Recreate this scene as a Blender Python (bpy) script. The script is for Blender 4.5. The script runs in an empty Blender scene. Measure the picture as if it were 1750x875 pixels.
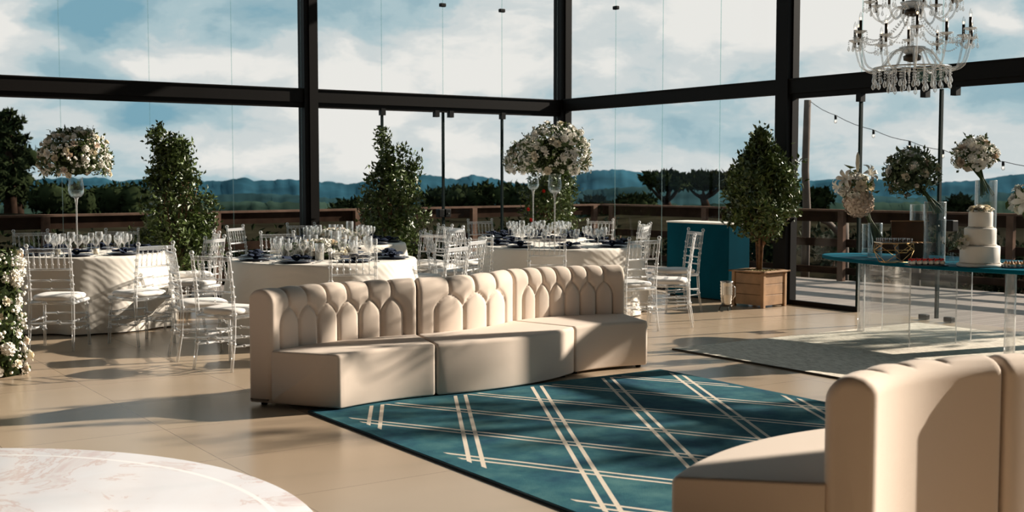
import bpy, bmesh, math, random
import numpy as np
from mathutils import Vector, Matrix, noise
random.seed(7)
PI = math.pi
S = bpy.context.scene
COL = S.collection
R = math.radians

# ------------------------------------------------------------------ camera
CAMX, CAMY, CAMH = -11.06, -14.95, 1.55
CA, SA = 0.8281, 0.5606
F = 2050.0
TH = math.atan(133.5 / F)
cam = bpy.data.objects.new('camera', bpy.data.cameras.new('camera'))
COL.objects.link(cam)
cam.location = (CAMX, CAMY, CAMH)
cam.rotation_euler = (PI / 2 - TH, 0, -math.atan2(SA, CA))
cam.data.sensor_width = 36
cam.data.lens = 36 * F / 1750
cam.data.clip_end = 3000
cam.data.dof.use_dof = True
cam.data.dof.focus_distance = 10.2
cam.data.dof.aperture_fstop = 3.2
S.camera = cam

def cf(x, d, z=0.0):                    # metres right of / ahead of the viewpoint -> world
    return Vector((CAMX + CA * x + SA * d, CAMY - SA * x + CA * d, z))
def D(px, d, z=0.0):
    return cf((px - 875) / F * d, d, z)
def zat(py, d):
    v = (437.5 - py) / F
    return CAMH + d * (v * math.cos(TH) - math.sin(TH)) / (math.cos(TH) + v * math.sin(TH))
def G(px, py, z=0.0):
    v = (437.5 - py) / F
    s = (v * math.cos(TH) - math.sin(TH)); f = (math.cos(TH) + v * math.sin(TH))
    t = (z - CAMH) / s
    return cf((px - 875) / F * t, f * t, z)
def cdir(fx, fd):
    return Vector((CA * fx + SA * fd, -SA * fx + CA * fd, 0)).normalized()
def rz(fx, fd):                          # rotation that turns local +Y to that heading
    w = cdir(fx, fd)
    return math.atan2(-w.x, w.y)

# ------------------------------------------------------------------ world / sun
S.view_settings.view_transform = 'Standard'
S.view_settings.look = 'None'
S.view_settings.exposure = 0.0
S.view_settings.gamma = 1.0
S.view_settings.use_curve_mapping = False
S.cycles.max_bounces = 10
S.cycles.transparent_max_bounces = 40
S.cycles.diffuse_bounces = 3
S.cycles.glossy_bounces = 4
S.cycles.transmission_bounces = 6
S.cycles.caustics_reflective = False
S.cycles.caustics_refractive = False
S.cycles.sample_clamp_indirect = 4.0

SUN_EL = R(24.6)
sv = cdir(0.925, 0.38) * math.cos(SUN_EL) + Vector((0, 0, math.sin(SUN_EL)))
sun = bpy.data.objects.new('sun', bpy.data.lights.new('sun', 'SUN'))
COL.objects.link(sun)
sun.data.energy = 9.5
sun.data.color = (1.0, 0.875, 0.735)
sun.data.angle = R(0.6)
sun.rotation_euler = sv.to_track_quat('Z', 'Y').to_euler()
sun.location = (20, -10, 20)

W = bpy.data.worlds.new('sky'); S.world = W; W.use_nodes = True
nt = W.node_tree; N = nt.nodes; L = nt.links; N.clear()
def nd(nodes, t, **k):
    n = nodes.new(t)
    for a, b in k.items():
        setattr(n, a, b)
    return n
out = nd(N, 'ShaderNodeOutputWorld'); bg = nd(N, 'ShaderNodeBackground')
tc = nd(N, 'ShaderNodeTexCoord')
mp = nd(N, 'ShaderNodeMapping'); mp.inputs['Scale'].default_value = (1, 1, 2.2)
L.new(tc.outputs['Generated'], mp.inputs['Vector'])
nz = nd(N, 'ShaderNodeTexNoise'); nz.inputs['Scale'].default_value = 9; nz.inputs['Detail'].default_value = 5; nz.inputs['Roughness'].default_value = .55
L.new(mp.outputs['Vector'], nz.inputs['Vector'])
warp = nd(N, 'ShaderNodeVectorMath', operation='MULTIPLY_ADD')
sub = nd(N, 'ShaderNodeVectorMath', operation='SUBTRACT'); sub.inputs[1].default_value = (.5, .5, .5)
L.new(nz.outputs['Color'], sub.inputs[0])
L.new(sub.outputs[0], warp.inputs[0]); warp.inputs[1].default_value = (.11, .11, .11)
L.new(mp.outputs['Vector'], warp.inputs[2])
n2 = nd(N, 'ShaderNodeTexNoise'); n2.inputs['Scale'].default_value = 5.5; n2.inputs['Detail'].default_value = 7; n2.inputs['Roughness'].default_value = .56
L.new(warp.outputs[0], n2.inputs['Vector'])
acc = nd(N, 'ShaderNodeMath', operation='MULTIPLY_ADD'); acc.inputs[1].default_value = 2.1; acc.inputs[2].default_value = -.44
L.new(n2.outputs['Fac'], acc.inputs[0])
cur = acc.outputs[0]
def pxdir(px, py):
    v = G(px, py, CAMH + (10 if py < 303.5 else -10)) - Vector((CAMX, CAMY, CAMH))
    v.normalize()
    return Vector((v.x, v.y, v.z * 2.2))
clouds = [(30, 40, 95, .45), (330, 95, 110, .42), (230, 95, 60, .35), (180, 225, 90, .35), (300, 250, 70, .25), (560, 145, 120, .3),
          (850, 120, 150, .3), (820, 40, 150, .12), (790, 245, 90, .25), (590, 275, 80, .25), (430, 265, 60, .15), (1190, 30, 150, .22), (1020, 120, 80, .3),
          (1500, 60, 160, .15), (1720, 25, 60, .35), (1430, 260, 90, .25), (1690, 215, 120, .15), (640, 215, 90, .22), (480, 30, 40, .1),
          (1350, 215, 230, .14), (1600, 270, 170, .16), (1080, 190, 120, .14), (150, 40, 70, -.5), (470, 45, 80, -.45), (225, 200, 60, -.55), (90, 130, 50, -.2), (430, 185, 70, -.12), (650, 85, 110, -.22),
          (1180, 225, 150, -.14), (1040, 275, 90, -.12), (1640, 70, 70, -.45), (1330, 250, 90, -.1), (1740, 150, 60, -.2), (1090, 100, 60, -.12)]
for (px, py, r, w) in clouds:
    c = pxdir(px, py)
    ds = nd(N, 'ShaderNodeVectorMath', operation='DISTANCE'); ds.inputs[1].default_value = c
    L.new(warp.outputs[0], ds.inputs[0])
    mr = nd(N, 'ShaderNodeMapRange', interpolation_type='SMOOTHSTEP')
    mr.inputs['From Min'].default_value = 0; mr.inputs['From Max'].default_value = r / F * 1.7
    mr.inputs['To Min'].default_value = w; mr.inputs['To Max'].default_value = 0
    L.new(ds.outputs['Value'], mr.inputs['Value'])
    ad = nd(N, 'ShaderNodeMath', operation='ADD'); L.new(cur, ad.inputs[0]); L.new(mr.outputs[0], ad.inputs[1]); cur = ad.outputs[0]
cr = nd(N, 'ShaderNodeValToRGB')
cr.color_ramp.interpolation = 'EASE'
e = cr.color_ramp.elements
e[0].position = .15; e[0].color = (.20, .38, .47, 1)
e[1].position = .95; e[1].color = (.84, .82, .78, 1)
for p_, c_ in ((.40, (.31, .46, .52, 1)), (.56, (.42, .55, .59, 1)), (.75, (.63, .67, .67, 1))):
    x = e.new(p_); x.color = c_
L.new(cur, cr.inputs['Fac'])
L.new(cr.outputs['Color'], bg.inputs['Color']); bg.inputs['Strength'].default_value = 1.0
L.new(bg.outputs[0], out.inputs[0])

# ------------------------------------------------------------------ materials
def mat(name, col=(.5, .5, .5), rough=.5, metal=0.0, spec=.5, bump=0, bscale=50, var=0, vscale=8, **k):
    m = bpy.data.materials.new(name); m.use_nodes = True
    n = m.node_tree.nodes; l = m.node_tree.links
    b = n['Principled BSDF']
    b.inputs['Base Color'].default_value = (*col, 1); b.inputs['Roughness'].default_value = rough
    b.inputs['Metallic'].default_value = metal; b.inputs['Specular IOR Level'].default_value = spec
    for a, v in k.items():
        b.inputs[a.replace('_', ' ')].default_value = v
    t = n.new('ShaderNodeTexCoord')
    if var:
        x = n.new('ShaderNodeTexNoise'); x.inputs['Scale'].default_value = vscale; x.inputs['Detail'].default_value = 5
        l.new(t.outputs['Object'], x.inputs['Vector'])
        r_ = n.new('ShaderNodeValToRGB'); r_.color_ramp.elements[0].position = .3; r_.color_ramp.elements[1].position = .7
        r_.color_ramp.elements[0].color = (*[c * (1 - var) for c in col], 1)
        r_.color_ramp.elements[1].color = (*[min(1, c * (1 + var)) for c in col], 1)
        l.new(x.outputs['Fac'], r_.inputs['Fac']); l.new(r_.outputs['Color'], b.inputs['Base Color'])
    if bump:
        x = n.new('ShaderNodeTexNoise'); x.inputs['Scale'].default_value = bscale; x.inputs['Detail'].default_value = 4
        l.new(t.outputs['Object'], x.inputs['Vector'])
        bp = n.new('ShaderNodeBump'); bp.inputs['Strength'].default_value = bump; bp.inputs['Distance'].default_value = .01
        l.new(x.outputs['Fac'], bp.inputs['Height']); l.new(bp.outputs['Normal'], b.inputs['Normal'])
    return m

def clear(name, body=(1, 1, 1), tint=(.97, .98, .98), lo=.06, hi=.75, diff=.3, rough=.06, pw=1.6):
    """thin clear plastic / glass: transparent, with reflections that grow at grazing angles and a little body"""
    m = bpy.data.materials.new(name); m.use_nodes = True
    n = m.node_tree.nodes; l = m.node_tree.links; n.clear()
    o = n.new('ShaderNodeOutputMaterial'); mx = n.new('ShaderNodeMixShader'); m2 = n.new('ShaderNodeMixShader')
    tr = n.new('ShaderNodeBsdfTransparent'); tr.inputs[0].default_value = (*tint, 1)
    gl = n.new('ShaderNodeBsdfGlossy'); gl.inputs['Roughness'].default_value = rough
    df = n.new('ShaderNodeBsdfTranslucent') if False else n.new('ShaderNodeBsdfDiffuse'); df.inputs['Color'].default_value = (*body, 1)
    lw = n.new('ShaderNodeLayerWeight'); lw.inputs['Blend'].default_value = .5
    p = n.new('ShaderNodeMath'); p.operation = 'POWER'; p.inputs[1].default_value = pw
    l.new(lw.outputs['Facing'], p.inputs[0])
    mr = n.new('ShaderNodeMapRange'); mr.inputs['To Min'].default_value = lo; mr.inputs['To Max'].default_value = hi
    l.new(p.outputs[0], mr.inputs['Value'])
    l.new(mr.outputs[0], mx.inputs[0]); l.new(tr.outputs[0], mx.inputs[1])
    m2.inputs[0].default_value = diff
    l.new(gl.outputs[0], m2.inputs[1]); l.new(df.outputs[0], m2.inputs[2]); l.new(m2.outputs[0], mx.inputs[2])
    l.new(mx.outputs[0], o.inputs[0])
    return m

M = {}
M['black'] = mat('dark_steel', (.007, .006, .0055), .55, 0, .12)
M['blackplastic'] = mat('black_plastic', (.008, .008, .008), .5, 0, .15)
M['fabric'] = mat('beige_fabric', (.70, .59, .50), .9, 0, .15, bump=.18, bscale=420, Sheen_Weight=.15)
M['cloth'] = mat('white_cloth', (.83, .78, .71), .85, 0, .2)
M['cushion'] = mat('white_cushion', (.82, .79, .76), .8, 0, .2)
M['pane'] = clear('window_glass', (0, 0, 0), (.975, .99, .99), .004, .6, 0.0, .0, 3.5)
M['edge'] = clear('glass_edge', (.55, .66, .64), (.82, .93, .92), .14, .40, .6, .1, 1.5)
M['edge_dark'] = mat('door_edge', (.006, .016, .015), .6, 0, .1)
M['acrylic'] = clear('clear_acrylic', (.95, .96, .97), (.98, .985, .985), .17, .95, .50, .08, 1.1)
M['sheet'] = clear('acrylic_sheet', (.9, .9, .9), (.97, .98, .98), .03, .6, .3, .03, 2.5)
M['glass'] = clear('drinking_glass', (.95, .97, .98), (.985, .99, .99), .07, .97, .35, .03, 1.2)
M['crystal'] = clear('crystal', (1, 1, 1), (.97, .98, .98), .20, .98, .55, .05, .9)
M['water'] = clear('water', (.6, .8, .9), (.85, .95, .98), .12, .8, .25, .02, 1.5)
M['navy'] = mat('navy_china', (.012, .018, .04), .3)
M['rim'] = mat('grey_china', (.32, .32, .34), .25)
M['napkin'] = mat('navy_linen', (.020, .030, .060), .85, 0, .2, bump=.2, bscale=300)
M['steel'] = mat('cutlery_steel', (.35, .35, .36), .2, 1)
M['leaf'] = mat('glossy_leaf', (.078, .115, .028), .38, 0, .5, var=.5, vscale=6)
M['leaf_pale'] = mat('grey_green_leaf', (.12, .165, .085), .55, 0, .3, var=.35, vscale=12)
M['bark'] = mat('brown_bark', (.17, .09, .045), .85, var=.4, vscale=20)
M['petal'] = mat('cream_petal', (.84, .76, .60), .6, 0, .2, Subsurface_Weight=0)
M['petal_w'] = mat('white_petal', (.88, .85, .78), .6, 0, .2)
M['petal_p'] = mat('blush_petal', (.78, .64, .52), .6, 0, .2)
M['stem'] = mat('green_stem', (.06, .10, .03), .6)
M['wood'] = mat('planter_wood', (.32, .18, .085), .6, var=.25, vscale=7)
M['moss'] = mat('moss', (.19, .14, .04), .9, var=.4, vscale=30)
M['soil'] = mat('soil', (.05, .03, .02), .95)
M['blue'] = mat('petrol_blue', (.0008, .050, .078), .8, 0, .03, var=.12, vscale=3)
M['bluetop'] = mat('blue_table_top', (.001, .10, .15), .6, 0, .03)
M['silver'] = mat('silver', (.62, .58, .52), .22, 1)
M['gold'] = mat('gold_wire', (.75, .45, .18), .28, 1)
M['box'] = mat('dark_wooden_box', (.09, .045, .02), .5, var=.25, vscale=8)
M['box_light'] = mat('light_wooden_edge', (.42, .26, .14), .5)
M['icing'] = mat('white_icing', (.82, .77, .70), .6, 0, .3)
M['red'] = mat('red_berry', (.75, .03, .015), .3)
M['choc'] = mat('chocolate', (.12, .05, .025), .5)
M['caramel'] = mat('caramel', (.45, .24, .08), .5)
M['candle'] = mat('candle_wax', (.75, .68, .55), .6)
M['darkmetal'] = mat('dark_candle_tube', (.05, .04, .03), .3, .6)
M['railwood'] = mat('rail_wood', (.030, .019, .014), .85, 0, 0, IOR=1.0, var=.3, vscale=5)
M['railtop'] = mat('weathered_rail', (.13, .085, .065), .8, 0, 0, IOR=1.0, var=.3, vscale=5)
M['polewood'] = mat('pole_wood', (.10, .075, .06), .9, var=.3, vscale=4)
M['wallp'] = mat('dark_plaster', (.07, .06, .055), .9)
M['ceil'] = mat('dark_ceiling', (.05, .045, .04), .9)
M['sign'] = mat('sign_green', (.01, .06, .035), .4)
M['signw'] = mat('sign_white', (.45, .55, .48), .5)
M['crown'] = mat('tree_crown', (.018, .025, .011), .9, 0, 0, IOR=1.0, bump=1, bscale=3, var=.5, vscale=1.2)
M['scrubleaf'] = mat('scrub_leaf', (.035, .042, .022), .8, 0, .2, var=.5, vscale=3)
M['vase'] = clear('vase_glass', (.9, .95, .95), (.96, .98, .98), .035, .85, .22, .03, 2.6)
M['ground'] = mat('scrub_ground', (.018, .016, .010), .95, 0, 0, IOR=1.0, var=.6, vscale=.5)
M['hill1'] = mat('far_forest_haze_blue', (.020, .062, .088), 1, 0, 0, IOR=1.0, var=.35, vscale=.03)  # blue of distance haze is mixed into the forest's base colour
M['hill2'] = mat('near_forest_haze_teal', (.022, .050, .056), 1, 0, 0, IOR=1.0, var=.45, vscale=.05)  # nearer ridge: lighter share of haze, also painted into the base colour
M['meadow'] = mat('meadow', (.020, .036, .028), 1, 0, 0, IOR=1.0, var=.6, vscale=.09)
def emis(name, col, s):
    m = mat(name, col); b = m.node_tree.nodes['Principled BSDF']
    b.inputs['Emission Color'].default_value = (*col, 1); b.inputs['Emission Strength'].default_value = s
    return m
M['filament'] = emis('warm_filament', (1, .62, .32), 6)

def shade_floor():
    m = mat('floor_tile', (.5, .4, .3), .24, 0, .5); n = m.node_tree.nodes; l = m.node_tree.links; b = n['Principled BSDF']
    t = n.new('ShaderNodeTexCoord')
    mp = n.new('ShaderNodeMapping'); mp.inputs['Location'].default_value = (8.73, -8.29 + 9.4, 0)
    l.new(t.outputs['Object'], mp.inputs['Vector'])
    br = n.new('ShaderNodeTexBrick'); br.offset = 0; br.squash = 1
    br.inputs['Scale'].default_value = 1; br.inputs['Brick Width'].default_value = .94; br.inputs['Row Height'].default_value = .94
    br.inputs['Mortar Size'].default_value = .0022; br.inputs['Mortar Smooth'].default_value = .2
    br.inputs['Color1'].default_value = (.43, .335, .235, 1); br.inputs['Color2'].default_value = (.405, .31, .22, 1); br.inputs['Mortar'].default_value = (.16, .11, .08, 1)
    l.new(mp.outputs[0], br.inputs['Vector'])
    x = n.new('ShaderNodeTexNoise'); x.inputs['Scale'].default_value = 1.3; x.inputs['Detail'].default_value = 6
    l.new(t.outputs['Object'], x.inputs['Vector'])
    mr = n.new('ShaderNodeMapRange'); mr.inputs['To Min'].default_value = .88; mr.inputs['To Max'].default_value = 1.1; l.new(x.outputs['Fac'], mr.inputs['Value'])
    mu = n.new('ShaderNodeVectorMath'); mu.operation = 'SCALE'; l.new(br.outputs['Color'], mu.inputs[0]); l.new(mr.outputs[0], mu.inputs['Scale'])
    l.new(mu.outputs[0], b.inputs['Base Color'])
    return m
M['floor'] = shade_floor()
def shade_deck():
    m = mat('deck_boards', (.4, .35, .3), .75); n = m.node_tree.nodes; l = m.node_tree.links; b = n['Principled BSDF']
    t = n.new('ShaderNodeTexCoord')
    br = n.new('ShaderNodeTexBrick'); br.offset = .4
    br.inputs['Scale'].default_value = 1; br.inputs['Brick Width'].default_value = 2.6; br.inputs['Row Height'].default_value = .11
    br.inputs['Mortar Size'].default_value = .005
    br.inputs['Color1'].default_value = (.27, .23, .20, 1); br.inputs['Color2'].default_value = (.20, .165, .145, 1); br.inputs['Mortar'].default_value = (.08, .06, .05, 1)
    l.new(t.outputs['Object'], br.inputs['Vector']); l.new(br.outputs['Color'], b.inputs['Base Color'])
    return m
M['deck'] = shade_deck()

def mth(n, l, op, a, b=None, c=None):
    x = n.new('ShaderNodeMath'); x.operation = op
    for i, v in enumerate((a, b, c)):
        if v is None: continue
        if isinstance(v, (int, float)): x.inputs[i].default_value = v
        else: l.new(v, x.inputs[i])
    return x.outputs[0]
RL, RW = 3.35, 3.06
RA1, RSP1, ROF1 = R(-29.2), .577, -.1665
RA2, RSP2, ROF2 = R(29.2), .577, .2585
def shade_rug():
    """teal pile with cream double lines in two diagonal directions; object space, x across, y along"""
    m = mat('teal_rug_pile', (.02, .1, .14), .95, 0, .1); n = m.node_tree.nodes; l = m.node_tree.links; b = n['Principled BSDF']
    t = n.new('ShaderNodeTexCoord'); sp = n.new('ShaderNodeSeparateXYZ'); l.new(t.outputs['Object'], sp.inputs[0])
    X, Y0 = sp.outputs[0], sp.outputs[1]; Y = mth(n, l, 'ADD', Y0, -7.70 - RL / 2 + 9.62); X = mth(n, l, 'ADD', X, -.025)
    def lines(ang, spacing, off):
        a = mth(n, l, 'MULTIPLY', X, math.cos(ang)); c = mth(n, l, 'MULTIPLY_ADD', Y, math.sin(ang), a)
        c = mth(n, l, 'ADD', c, off + spacing * 40); c = mth(n, l, 'MODULO', c, spacing)
        c = mth(n, l, 'SUBTRACT', c, spacing / 2); c = mth(n, l, 'ABSOLUTE', c)
        c = mth(n, l, 'SUBTRACT', c, .036); c = mth(n, l, 'ABSOLUTE', c)
        return mth(n, l, 'LESS_THAN', c, .0125)
    A = lines(RA1, RSP1, ROF1); B = lines(RA2, RSP2, ROF2)
    ln = mth(n, l, 'MAXIMUM', A, B)
    ax = mth(n, l, 'ABSOLUTE', X); ay = mth(n, l, 'ABSOLUTE', Y0)
    # the lines stop short of the border at staggered places
    ix = mth(n, l, 'LESS_THAN', ax, RW / 2 - .085); iy = mth(n, l, 'LESS_THAN', ay, RL / 2 - .085)
    ln = mth(n, l, 'MULTIPLY', ln, mth(n, l, 'MULTIPLY', ix, iy))
    x = n.new('ShaderNodeTexNoise'); x.inputs['Scale'].default_value = 2.6; x.inputs['Detail'].default_value = 8; x.inputs['Roughness'].default_value = .65
    l.new(t.outputs['Object'], x.inputs['Vector'])
    r = n.new('ShaderNodeValToRGB'); e = r.color_ramp.elements
    e[0].position = .32; e[0].color = (.012, .055, .10, 1); e[1].position = .68; e[1].color = (.075, .185, .195, 1)
    q = e.new(.5); q.color = (.03, .115, .145, 1)
    l.new(x.outputs['Fac'], r.inputs['Fac'])
    mx = n.new('ShaderNodeMix'); mx.data_type = 'RGBA'; l.new(ln, mx.inputs['Factor']); l.new(r.outputs['Color'], mx.inputs[6]); mx.inputs[7].default_value = (.68, .60, .50, 1)
    l.new(mx.outputs[2], b.inputs['Base Color'])
    nz = n.new('ShaderNodeTexNoise'); nz.inputs['Scale'].default_value = 260; l.new(t.outputs['Object'], nz.inputs['Vector'])
    h = mth(n, l, 'MULTIPLY_ADD', ln, .9, nz.outputs['Fac'])
    bp = n.new('ShaderNodeBump'); bp.inputs['Strength'].default_value = .5; bp.inputs['Distance'].default_value = .006
    l.new(h, bp.inputs['Height']); l.new(bp.outputs[0], b.inputs['Normal'])
    return m
def shade_jute():
    m = mat('cream_woven_rug', (.62, .55, .45), .95, 0, .1); n = m.node_tree.nodes; l = m.node_tree.links; b = n['Principled BSDF']
    t = n.new('ShaderNodeTexCoord'); mp = n.new('ShaderNodeMapping'); mp.inputs['Scale'].default_value = (28, 5, 5); mp.inputs['Rotation'].default_value = (0, 0, R(6))
    l.new(t.outputs['Object'], mp.inputs[0])
    x = n.new('ShaderNodeTexNoise'); x.inputs['Scale'].default_value = 2.2; x.inputs['Detail'].default_value = 6; x.inputs['Roughness'].default_value = .7; l.new(mp.outputs[0], x.inputs['Vector'])
    r = n.new('ShaderNodeValToRGB'); e = r.color_ramp.elements
    e[0].position = .35; e[0].color = (.40, .34, .27, 1); e[1].position = .55; e[1].color = (.78, .72, .62, 1)
    l.new(x.outputs['Fac'], r.inputs['Fac']); l.new(r.outputs[0], b.inputs['Base Color'])
    bp = n.new('ShaderNodeBump'); bp.inputs['Strength'].default_value = .6; bp.inputs['Distance'].default_value = .01
    l.new(x.outputs['Fac'], bp.inputs['Height']); l.new(bp.outputs[0], b.inputs['Normal'])
    return m
M['jute'] = shade_jute()
def shade_marble():
    m = mat('marble_print', (.8, .78, .76), .22, 0, .5); n = m.node_tree.nodes; l = m.node_tree.links; b = n['Principled BSDF']
    t = n.new('ShaderNodeTexCoord')
    w = n.new('ShaderNodeTexNoise'); w.inputs['Scale'].default_value = .9; w.inputs['Detail'].default_value = 9; w.inputs['Roughness'].default_value = .62; w.inputs['Distortion'].default_value = 2.2
    l.new(t.outputs['Object'], w.inputs['Vector'])
    r = n.new('ShaderNodeValToRGB'); e = r.color_ramp.elements
    e[0].position = .24; e[0].color = (.56, .46, .48, 1); e[1].position = .62; e[1].color = (.70, .72, .78, 1)
    for p_, c_ in ((.36, (.62, .56, .58, 1)), (.42, (.68, .68, .72, 1)), (.447, (.60, .50, .49, 1)), (.455, (.69, .69, .74, 1))):
        q = e.new(p_); q.color = c_
    l.new(w.outputs['Fac'], r.inputs['Fac'])
    ln = n.new('ShaderNodeVectorMath'); ln.operation = 'LENGTH'; l.new(t.outputs['Object'], ln.inputs[0])
    d = mth(n, l, 'SUBTRACT', ln.outputs['Value'], 1.930); d = mth(n, l, 'ABSOLUTE', d); d = mth(n, l, 'LESS_THAN', d, .013)
    mx = n.new('ShaderNodeMix'); mx.data_type = 'RGBA'; l.new(d, mx.inputs['Factor']); l.new(r.outputs['Color'], mx.inputs[6]); mx.inputs[7].default_value = (.80, .81, .84, 1)
    l.new(mx.outputs[2], b.inputs['Base Color'])
    return m
M['marble'] = shade_marble()
def shade_tablecloth():
    m = M['cloth']; n = m.node_tree.nodes; l = m.node_tree.links; b = n['Principled BSDF']
    t = n.new('ShaderNodeTexCoord'); x = n.new('ShaderNodeTexWave'); x.bands_direction = 'DIAGONAL'; x.inputs['Scale'].default_value = 7; x.inputs['Distortion'].default_value = 5
    x.inputs['Detail'].default_value = 2; x.inputs['Detail Scale'].default_value = .7
    l.new(t.outputs['Object'], x.inputs['Vector'])
    bp = n.new('ShaderNodeBump'); bp.inputs['Strength'].default_value = .22; bp.inputs['Distance'].default_value = .006
    l.new(x.outputs['Fac'], bp.inputs['Height']); l.new(bp.outputs[0], b.inputs['Normal'])
shade_tablecloth()

# ------------------------------------------------------------------ mesh helpers
class MB:
    def __init__(s): s.v = []; s.f = []; s.sm = []; s.mi = []; s.cur = 0
    def add(s, vs, fs, smooth=False):
        o = len(s.v); s.v += [tuple(v) for v in vs]
        for f in fs: s.f.append(tuple(i + o for i in f)); s.sm.append(smooth); s.mi.append(s.cur)
        return s
    def box(s, x0, x1, y0, y1, z0, z1, T=None, bev=0):
        vs = [Vector((x, y, z)) for x in (x0, x1) for y in (y0, y1) for z in (z0, z1)]
        if bev > 0:
            bm = bmesh.new(); bv = [bm.verts.new(v) for v in vs]
            for f in ((0, 1, 3, 2), (4, 6, 7, 5), (0, 4, 5, 1), (2, 3, 7, 6), (0, 2, 6, 4), (1, 5, 7, 3)): bm.faces.new([bv[i] for i in f])
            bmesh.ops.bevel(bm, geom=bm.edges[:], offset=bev, segments=2, affect='EDGES', profile=.5)
            bm.verts.index_update()
            vs = [v.co.copy() for v in bm.verts]; fs = [[v.index for v in f.verts] for f in bm.faces]; bm.free()
        else:
            fs = ((0, 1, 3, 2), (4, 6, 7, 5), (0, 4, 5, 1), (2, 3, 7, 6), (0, 2, 6, 4), (1, 5, 7, 3))
        if T: vs = [T @ v for v in vs]
        return s.add(vs, fs)
    def lathe(s, prof, n=16, T=None, smooth=True, cap=True):
        vs = []; fs = []
        for (r, z) in prof:
            for i in range(n):
                a = 2 * PI * i / n; vs.append(Vector((r * math.cos(a), r * math.sin(a), z)))
        for k in range(len(prof) - 1):
            for i in range(n):
                j = (i + 1) % n; fs.append((k * n + i, k * n + j, (k + 1) * n + j, (k + 1) * n + i))
        if cap:
            if prof[0][0] > 1e-4: fs.append(tuple(range(n - 1, -1, -1)))
            if prof[-1][0] > 1e-4: fs.append(tuple((len(prof) - 1) * n + i for i in range(n)))
        if T: vs = [T @ v for v in vs]
        return s.add(vs, fs, smooth)
    def tube(s, pts, rad, n=8, smooth=True, cap=True):
        pts = [Vector(p) for p in pts]
        if not isinstance(rad, (list, tuple)): rad = [rad] * len(pts)
        vs = []; fs = []; prev = None
        for k, p in enumerate(pts):
            t = (pts[min(k + 1, len(pts) - 1)] - pts[max(k - 1, 0)]).normalized()
            if prev is None:
                a = Vector((0, 0, 1)) if abs(t.z) < .9 else Vector((1, 0, 0))
                u = t.cross(a).normalized()
            else:
                u = (prev - t * prev.dot(t)).normalized()
            prev = u; w = t.cross(u)
            for i in range(n):
                a = 2 * PI * i / n; vs.append(p + (u * math.cos(a) + w * math.sin(a)) * rad[k])
        for k in range(len(pts) - 1):
            for i in range(n):
                j = (i + 1) % n; fs.append((k * n + i, k * n + j, (k + 1) * n + j, (k + 1) * n + i))
        if cap: fs.append(tuple(range(n - 1, -1, -1))); fs.append(tuple((len(pts) - 1) * n + i for i in range(n)))
        return s.add(vs, fs, smooth)
    def sphere(s, c, r, n=8, m=6, sz=1, smooth=True):
        prof = [(max(1e-5, r * math.sin(PI * k / m)), -r * sz * math.cos(PI * k / m)) for k in range(m + 1)]
        return s.lathe(prof, n, Matrix.Translation(Vector(c)), smooth, False)
    def build(s, name, m, parent=None, loc=None, rot=None):
        me = bpy.data.meshes.new(name)
        me.from_pydata(s.v, [], s.f)
        me.polygons.foreach_set('use_smooth', s.sm)
        if isinstance(m, (list, tuple)):
            for q in m: me.materials.append(q)
            me.polygons.foreach_set('material_index', s.mi)
        else: me.materials.append(m)
        me.update()
        o = bpy.data.objects.new(name, me); COL.objects.link(o)
        if parent: o.parent = parent
        if loc is not None: o.location = loc
        if rot is not None: o.rotation_euler = rot
        return o
def tag(o, label=None, cat=None, group=None, kind=None):
    if label: o['label'] = label
    if cat: o['category'] = cat
    if group: o['group'] = group
    if kind: o['kind'] = kind
    return o
def empty(name, loc=(0, 0, 0), rot=0):
    o = bpy.data.objects.new(name, None); COL.objects.link(o); o.location = loc; o.rotation_euler = (0, 0, rot)
    o.empty_display_size = .1
    return o
def copy_tree(o, parent=None):
    c = o.copy(); COL.objects.link(c)
    if parent is not None: c.parent = parent
    for ch in KIDS.get(o.name, []) or [x for x in o.children]:
        copy_tree(ch, c)
    return c
KIDS = {}
def kids(o):
    KIDS[o.name] = list(o.children)
    for c in o.children: kids(c)
class Proto:
    """first use moves the thing itself, later uses copy it and its parts"""
    def __init__(s, root): s.r = root; s.used = False; kids(root)
    def put(s, loc, rot=0, label=None, group=None, scale=None):
        o = s.r if not s.used else copy_tree(s.r)
        s.used = True
        o.location = loc; o.rotation_euler = (0, 0, rot) if not isinstance(rot, (tuple, list)) else rot
        if scale is not None: o.scale = scale if isinstance(scale, (tuple, list)) else (scale,) * 3
        if label: o['label'] = label
        if group: o['group'] = group
        return o
def struct(name, mb, m, **k):
    return tag(mb.build(name, m, **k), kind='structure')
def T(x=0, y=0, z=0, r=0): return Matrix.Translation((x, y, z)) @ Matrix.Rotation(r, 4, 'Z')

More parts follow.
